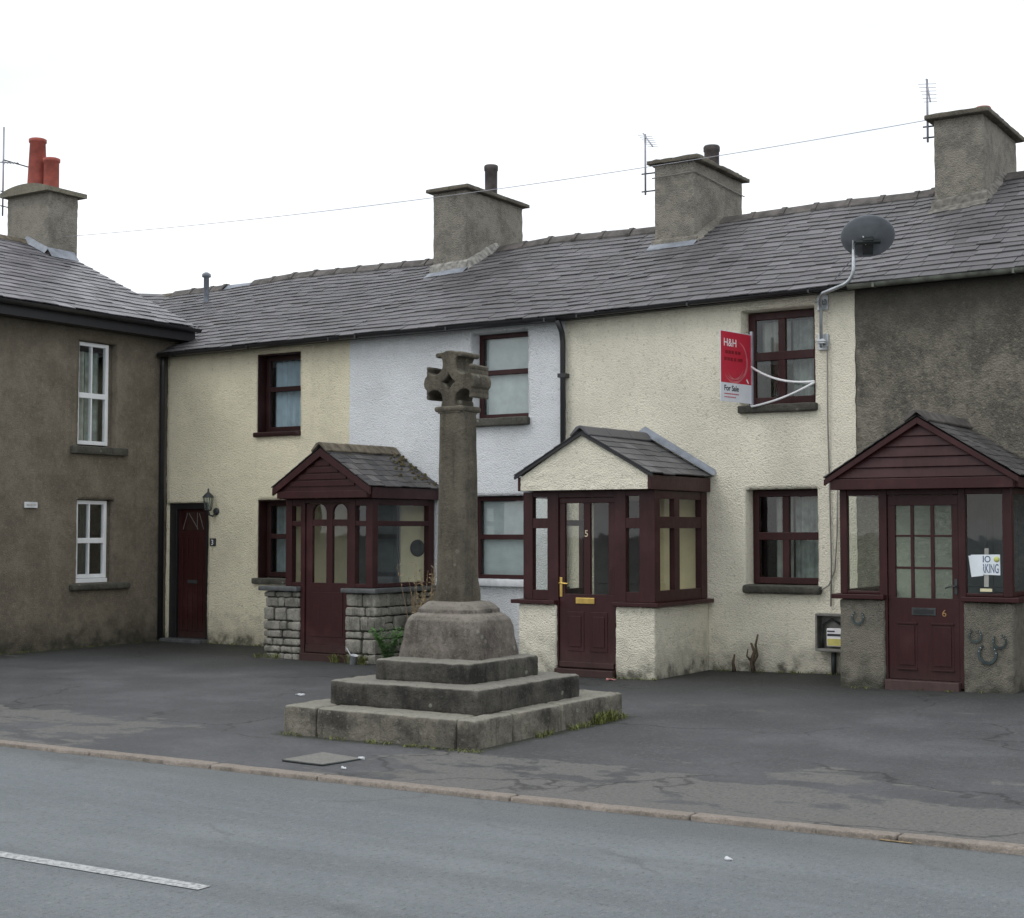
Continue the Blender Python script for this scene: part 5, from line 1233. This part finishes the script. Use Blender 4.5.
def blade_plant(mb, c, n, h, spread, rnd, wd=.012, droop=.4):
    for i in range(n):
        a = rnd.uniform(0, 6.283); L = h*rnd.uniform(.55, 1.1); s = spread*rnd.uniform(.3, 1); base = Vector(c)+Vector((rnd.uniform(-.04,.04), rnd.uniform(-.04,.04), 0)); d = Vector((math.cos(a), math.sin(a), 0)); side = Vector((-d.y, d.x, 0)); pr = None
        for k in range(6):
            t = k/5; p = base + d*s*t**1.4 + Vector((0,0,L*(t - droop*t*t*.8))); w = wd*(1-t)**.7*(.5+1.2*t if t < .4 else 1); cur = (p-side*w, p+side*w)
            if pr: mb.add([tuple(pr[0]), tuple(pr[1]), tuple(cur[1]), tuple(cur[0])], [(0,1,2,3)])
            pr = cur
def fern_mesh(c, n, h, seed):
    rnd = random.Random(seed); mb = MB()
    for i in range(n):
        a = rnd.uniform(0, 6.283); d = Vector((math.cos(a), math.sin(a), 0)); side = Vector((-d.y, d.x, 0)); L = h*rnd.uniform(.6,1.1); s = .24*rnd.uniform(.4,1)
        P_ = lambda t: Vector(c) + d*s*t**1.3 + Vector((0,0,L*(t-.35*t*t)))
        for k in range(1, 13):
            t = k/12; p = P_(t); l = .075*math.sin(math.pi*min(1, t*.9+.1))+.012
            for sg in (-1, 1):
                tip = p + side*sg*l + d*.03 + Vector((0,0,rnd.uniform(-.02,.015))); m_v = (p+tip)/2; mb.add([tuple(p), tuple(m_v+d*.012), tuple(tip), tuple(m_v-d*.012)], [(0,1,2,3)])
    return mb
single('fern', fern_mesh((-11.10,-1.50,.02), 60, .66, 5), M['fern'], 'bright green fern growing against the stone porch wall behind the cross', 'plant', (-11.10,-1.50,0))
dg = MB(); rnd = random.Random(8)
for i in range(40):
    a = rnd.uniform(0,6.283); b = Vector((-10.92+rnd.uniform(-.12,.12), -1.0+rnd.uniform(-.12,.12), 0)); h = rnd.uniform(.6,1.25); top = b+Vector((math.cos(a)*.3*rnd.random(), math.sin(a)*.3*rnd.random(), h)); dg.tube([tuple(b), tuple(b.lerp(top,.5)+Vector((rnd.uniform(-.04,.04),0,0))), tuple(top)], [.005,.004,.002], 4)
    for k in range(8): t = rnd.uniform(.45,1); p = b.lerp(top,t); q_ = p+Vector((rnd.uniform(-.06,.06),rnd.uniform(-.06,.06),rnd.uniform(-.01,.06))); dg.add([tuple(p),tuple((p+q_)/2+Vector((0,.008,.006))),tuple(q_),tuple((p+q_)/2-Vector((0,.008,.006)))], [(0,1,2,3)])
single('dried_weed', dg, M['dry'], 'tall dry brown weed stalks standing behind the cross pedestal', 'plant', (-10.92,-1.0,0))
def stem(pts_list, lab, base):
    mb = MB()
    for pts, r0 in pts_list: mb.tube(pts, [lerp(r0, r0*.45, i/(len(pts)-1)) for i in range(len(pts))], 7)
    return single('bare_stem', mb, M['bark'], lab, 'stem', base, 'bare stems at the foot of the wall')
gz_ = g(-6.9, -.1)
stem([([(-6.93,-.09,gz_),(-6.95,-.10,.16),(-6.92,-.09,.26),(-6.955,-.10,.36)], .030), ([(-6.94,-.10,.12),(-6.88,-.11,.22),(-6.90,-.10,.34),(-6.87,-.10,.46)], .022), ([(-6.955,-.10,.15),(-7.0,-.12,.21),(-6.99,-.11,.29)], .015)], 'forked bare woody stem rising from the foot of the cream wall', (-6.93,-.09,gz_))
stem([([(-7.17,-.09,gz_),(-7.18,-.10,.12),(-7.165,-.09,.22)], .024)], 'short bare stump of a stem left of the forked one by the cream wall', (-7.17,-.09,gz_))
# weeds and grass in the joints at the foot of the cross and walls
gs = MB(); rnd = random.Random(12)
def tuft(x, y, n, h, sp): blade_plant(gs, (x, y, g(x, y)), n, h, sp, rnd, .005, .5)
for i in range(16): tuft(-6.245+rnd.uniform(0,.05), rnd.uniform(-5.9,-4.5), 12, .09, .07)
for i in range(8): tuft(-6.25+rnd.uniform(0,.04), rnd.uniform(-5.0,-4.6), 18, .17, .10)
for i in range(12): tuft(rnd.uniform(-6.9,-6.2), -6.79+rnd.uniform(-.06,.02), 10, .045, .07)
for i in range(10): tuft(rnd.uniform(-8.1,-7.0), -6.79+rnd.uniform(-.05,.01), 8, .05, .05)
for i in range(12): tuft(rnd.uniform(-12.0,-11.4), -1.47+rnd.uniform(-.08,.02), 14, .20, .13)
for i in range(8): tuft(rnd.uniform(-13.5,-12.9), -1.45+rnd.uniform(-.05,.02), 10, .12, .08)
for i in range(6): tuft(-13.75+rnd.uniform(-.1,.2), -.06, 12, .22, .09)
for i in range(26): tuft(rnd.uniform(-7.6,-5.7), -.06+rnd.uniform(-.05,.0), 6, .05, .04)
for i in range(20): tuft(LX+.05+rnd.uniform(0,.05), rnd.uniform(-3.4,-.2), 6, .05, .05)
for i in range(16): tuft(rnd.uniform(-15.5,-13.6), -.05+rnd.uniform(-.06,.0), 7, .06, .05)
for i in range(10): tuft(rnd.uniform(-11.4,-10.1), -.08+rnd.uniform(-.1,.0), 12, .16, .10)
for i in range(8): tuft(rnd.uniform(-11.42,-11.36), rnd.uniform(-1.4,-.3), 12, .16, .10)
for i in range(14): tuft(rnd.uniform(-8.1,-7.45), -1.40+rnd.uniform(-.05,.0), 6, .045, .04)
for i in range(8): tuft(rnd.uniform(-5.4,-3.7), -1.46+rnd.uniform(-.05,.0), 6, .04, .04)
o = gs.build('weed_growth', M['weed']); o['kind'] = 'stuff'; o['label'] = 'low weeds and grass sprouting along the foot of the cross and walls'; o['category'] = 'weeds'

cp = MB(); cp.lathe((-11.58,-1.58,.0), [(.0,0),(.038,.0),(.050,.12),(.053,.12),(.048,.118),(.036,.01)], 14, (.25,-.1,.95)); cp.tube([(-11.59,-1.58,.08),(-11.68,-1.58,.20)], .006, 5)
LZ = (0,0,0)
single('drinks_cup', cp, M['litter'], 'white plastic cup dropped by the stone porch wall behind the cross', 'cup', (-11.58,-1.58,0))
rnd = random.Random(2)
LIT = [(-9.84,-4.58,.045,.014,'crumpled white paper scrap on the tarmac left of the cross'), (-6.74,-7.50,.022,.012,'white scrap on the corner of the concrete access cover'), (-6.58,-7.90,.016,.010,'small white scrap between the access cover and the kerb'), (-7.94,-1.62,.05,.014,'pinkish scrap lying by the number 5 porch step'),
       (-2.52,-8.02,.03,.008,'pale scrap lying on the kerb at the right'), (-2.64,-8.07,.09,.006,'straw-coloured stick lying beside the kerb at the right'), (-3.21,-8.96,.016,.010,'tiny white scrap out on the road')]
for i, (x, y, s, h, lab) in enumerate(LIT):
    mb = MB(); mb.rbox(-s, s, -(.007 if 'stick' in lab else s*.5), (.007 if 'stick' in lab else s*.5), 0, h, .003, .02, .002 if 'stick' in lab else .012, 30, i)
    z = g(x, y)+.006 if y > kerb_y(x)+.1 else (RZ+.004 if y < kerb_y(x)-.03 else .014)
    mb.v = [(p[0]+x, p[1]+y, p[2]+z) for p in mb.v]
    single('litter_scrap', mb, M['dry'] if 'straw' in lab else (plain('pink_litter', (.55,.25,.24)) if 'pink' in lab else M['litter']), lab, 'litter', (x, y, z), 'scraps of litter')

# ------------------------------------------------------------------ camera, light, world
cam = bpy.data.cameras.new('camera'); co = bpy.data.objects.new('camera', cam); C.objects.link(co); scene.camera = co
cam.sensor_fit = 'HORIZONTAL'; cam.sensor_width = 36; cam.lens = 1490/1024*36; cam.clip_end = 2000
co.location = (0, -16, 1.65); co.rotation_euler = (math.radians(90) + math.atan(71/1490), 0, math.radians(32.7))

EL, AZ = math.radians(50), math.radians(215)       # sun behind cloud, over the camera's left shoulder
sun = bpy.data.lights.new('sun', 'SUN'); sun.energy = .6; sun.angle = math.radians(25); sun.color = (1, .97, .92)
so = bpy.data.objects.new('sun', sun); C.objects.link(so)
sdir = Vector((math.sin(AZ)*math.cos(EL), math.cos(AZ)*math.cos(EL), math.sin(EL)))
so.rotation_euler = (-sdir).to_track_quat('-Z', 'Y').to_euler()
W = bpy.data.worlds.new('World'); scene.world = W; W.use_nodes = True; nt_ = W.node_tree; nt_.nodes.clear()
out = nt_.nodes.new('ShaderNodeOutputWorld'); bg = nt_.nodes.new('ShaderNodeBackground'); bg.inputs[1].default_value = .123
sky = nt_.nodes.new('ShaderNodeTexSky'); sky.sky_type = 'NISHITA'; sky.sun_disc = False; sky.sun_elevation = EL; sky.sun_rotation = AZ
tc = nt_.nodes.new('ShaderNodeTexCoord'); nz_ = nt_.nodes.new('ShaderNodeTexNoise'); nz_.inputs['Scale'].default_value = 2.2; nz_.inputs['Detail'].default_value = 4
mp = nt_.nodes.new('ShaderNodeMapping'); mp.inputs['Scale'].default_value = (1, 1, 3); nt_.links.new(tc.outputs['Generated'], mp.inputs[0]); nt_.links.new(mp.outputs[0], nz_.inputs['Vector'])
rp_ = nt_.nodes.new('ShaderNodeValToRGB'); rp_.color_ramp.elements[0].position = .30; rp_.color_ramp.elements[0].color = (.63,.63,.63,1); rp_.color_ramp.elements[1].position = .55; rp_.color_ramp.elements[1].color = (1,1,1,1)
nt_.links.new(nz_.outputs['Fac'], rp_.inputs[0])
mx = nt_.nodes.new('ShaderNodeMix'); mx.data_type = 'RGBA'; nt_.links.new(rp_.outputs[0], mx.inputs[0]); nt_.links.new(sky.outputs[0], mx.inputs[6]); mx.inputs[7].default_value = (10.6, 10.9, 11.2, 1)   # cloud sheet
nt_.links.new(mx.outputs[2], bg.inputs[0]); nt_.links.new(bg.outputs[0], out.inputs[0])
scene.render.engine = 'CYCLES'
scene.view_settings.view_transform = 'Standard'; scene.view_settings.look = 'None'; scene.view_settings.exposure = 0; scene.view_settings.gamma = 1
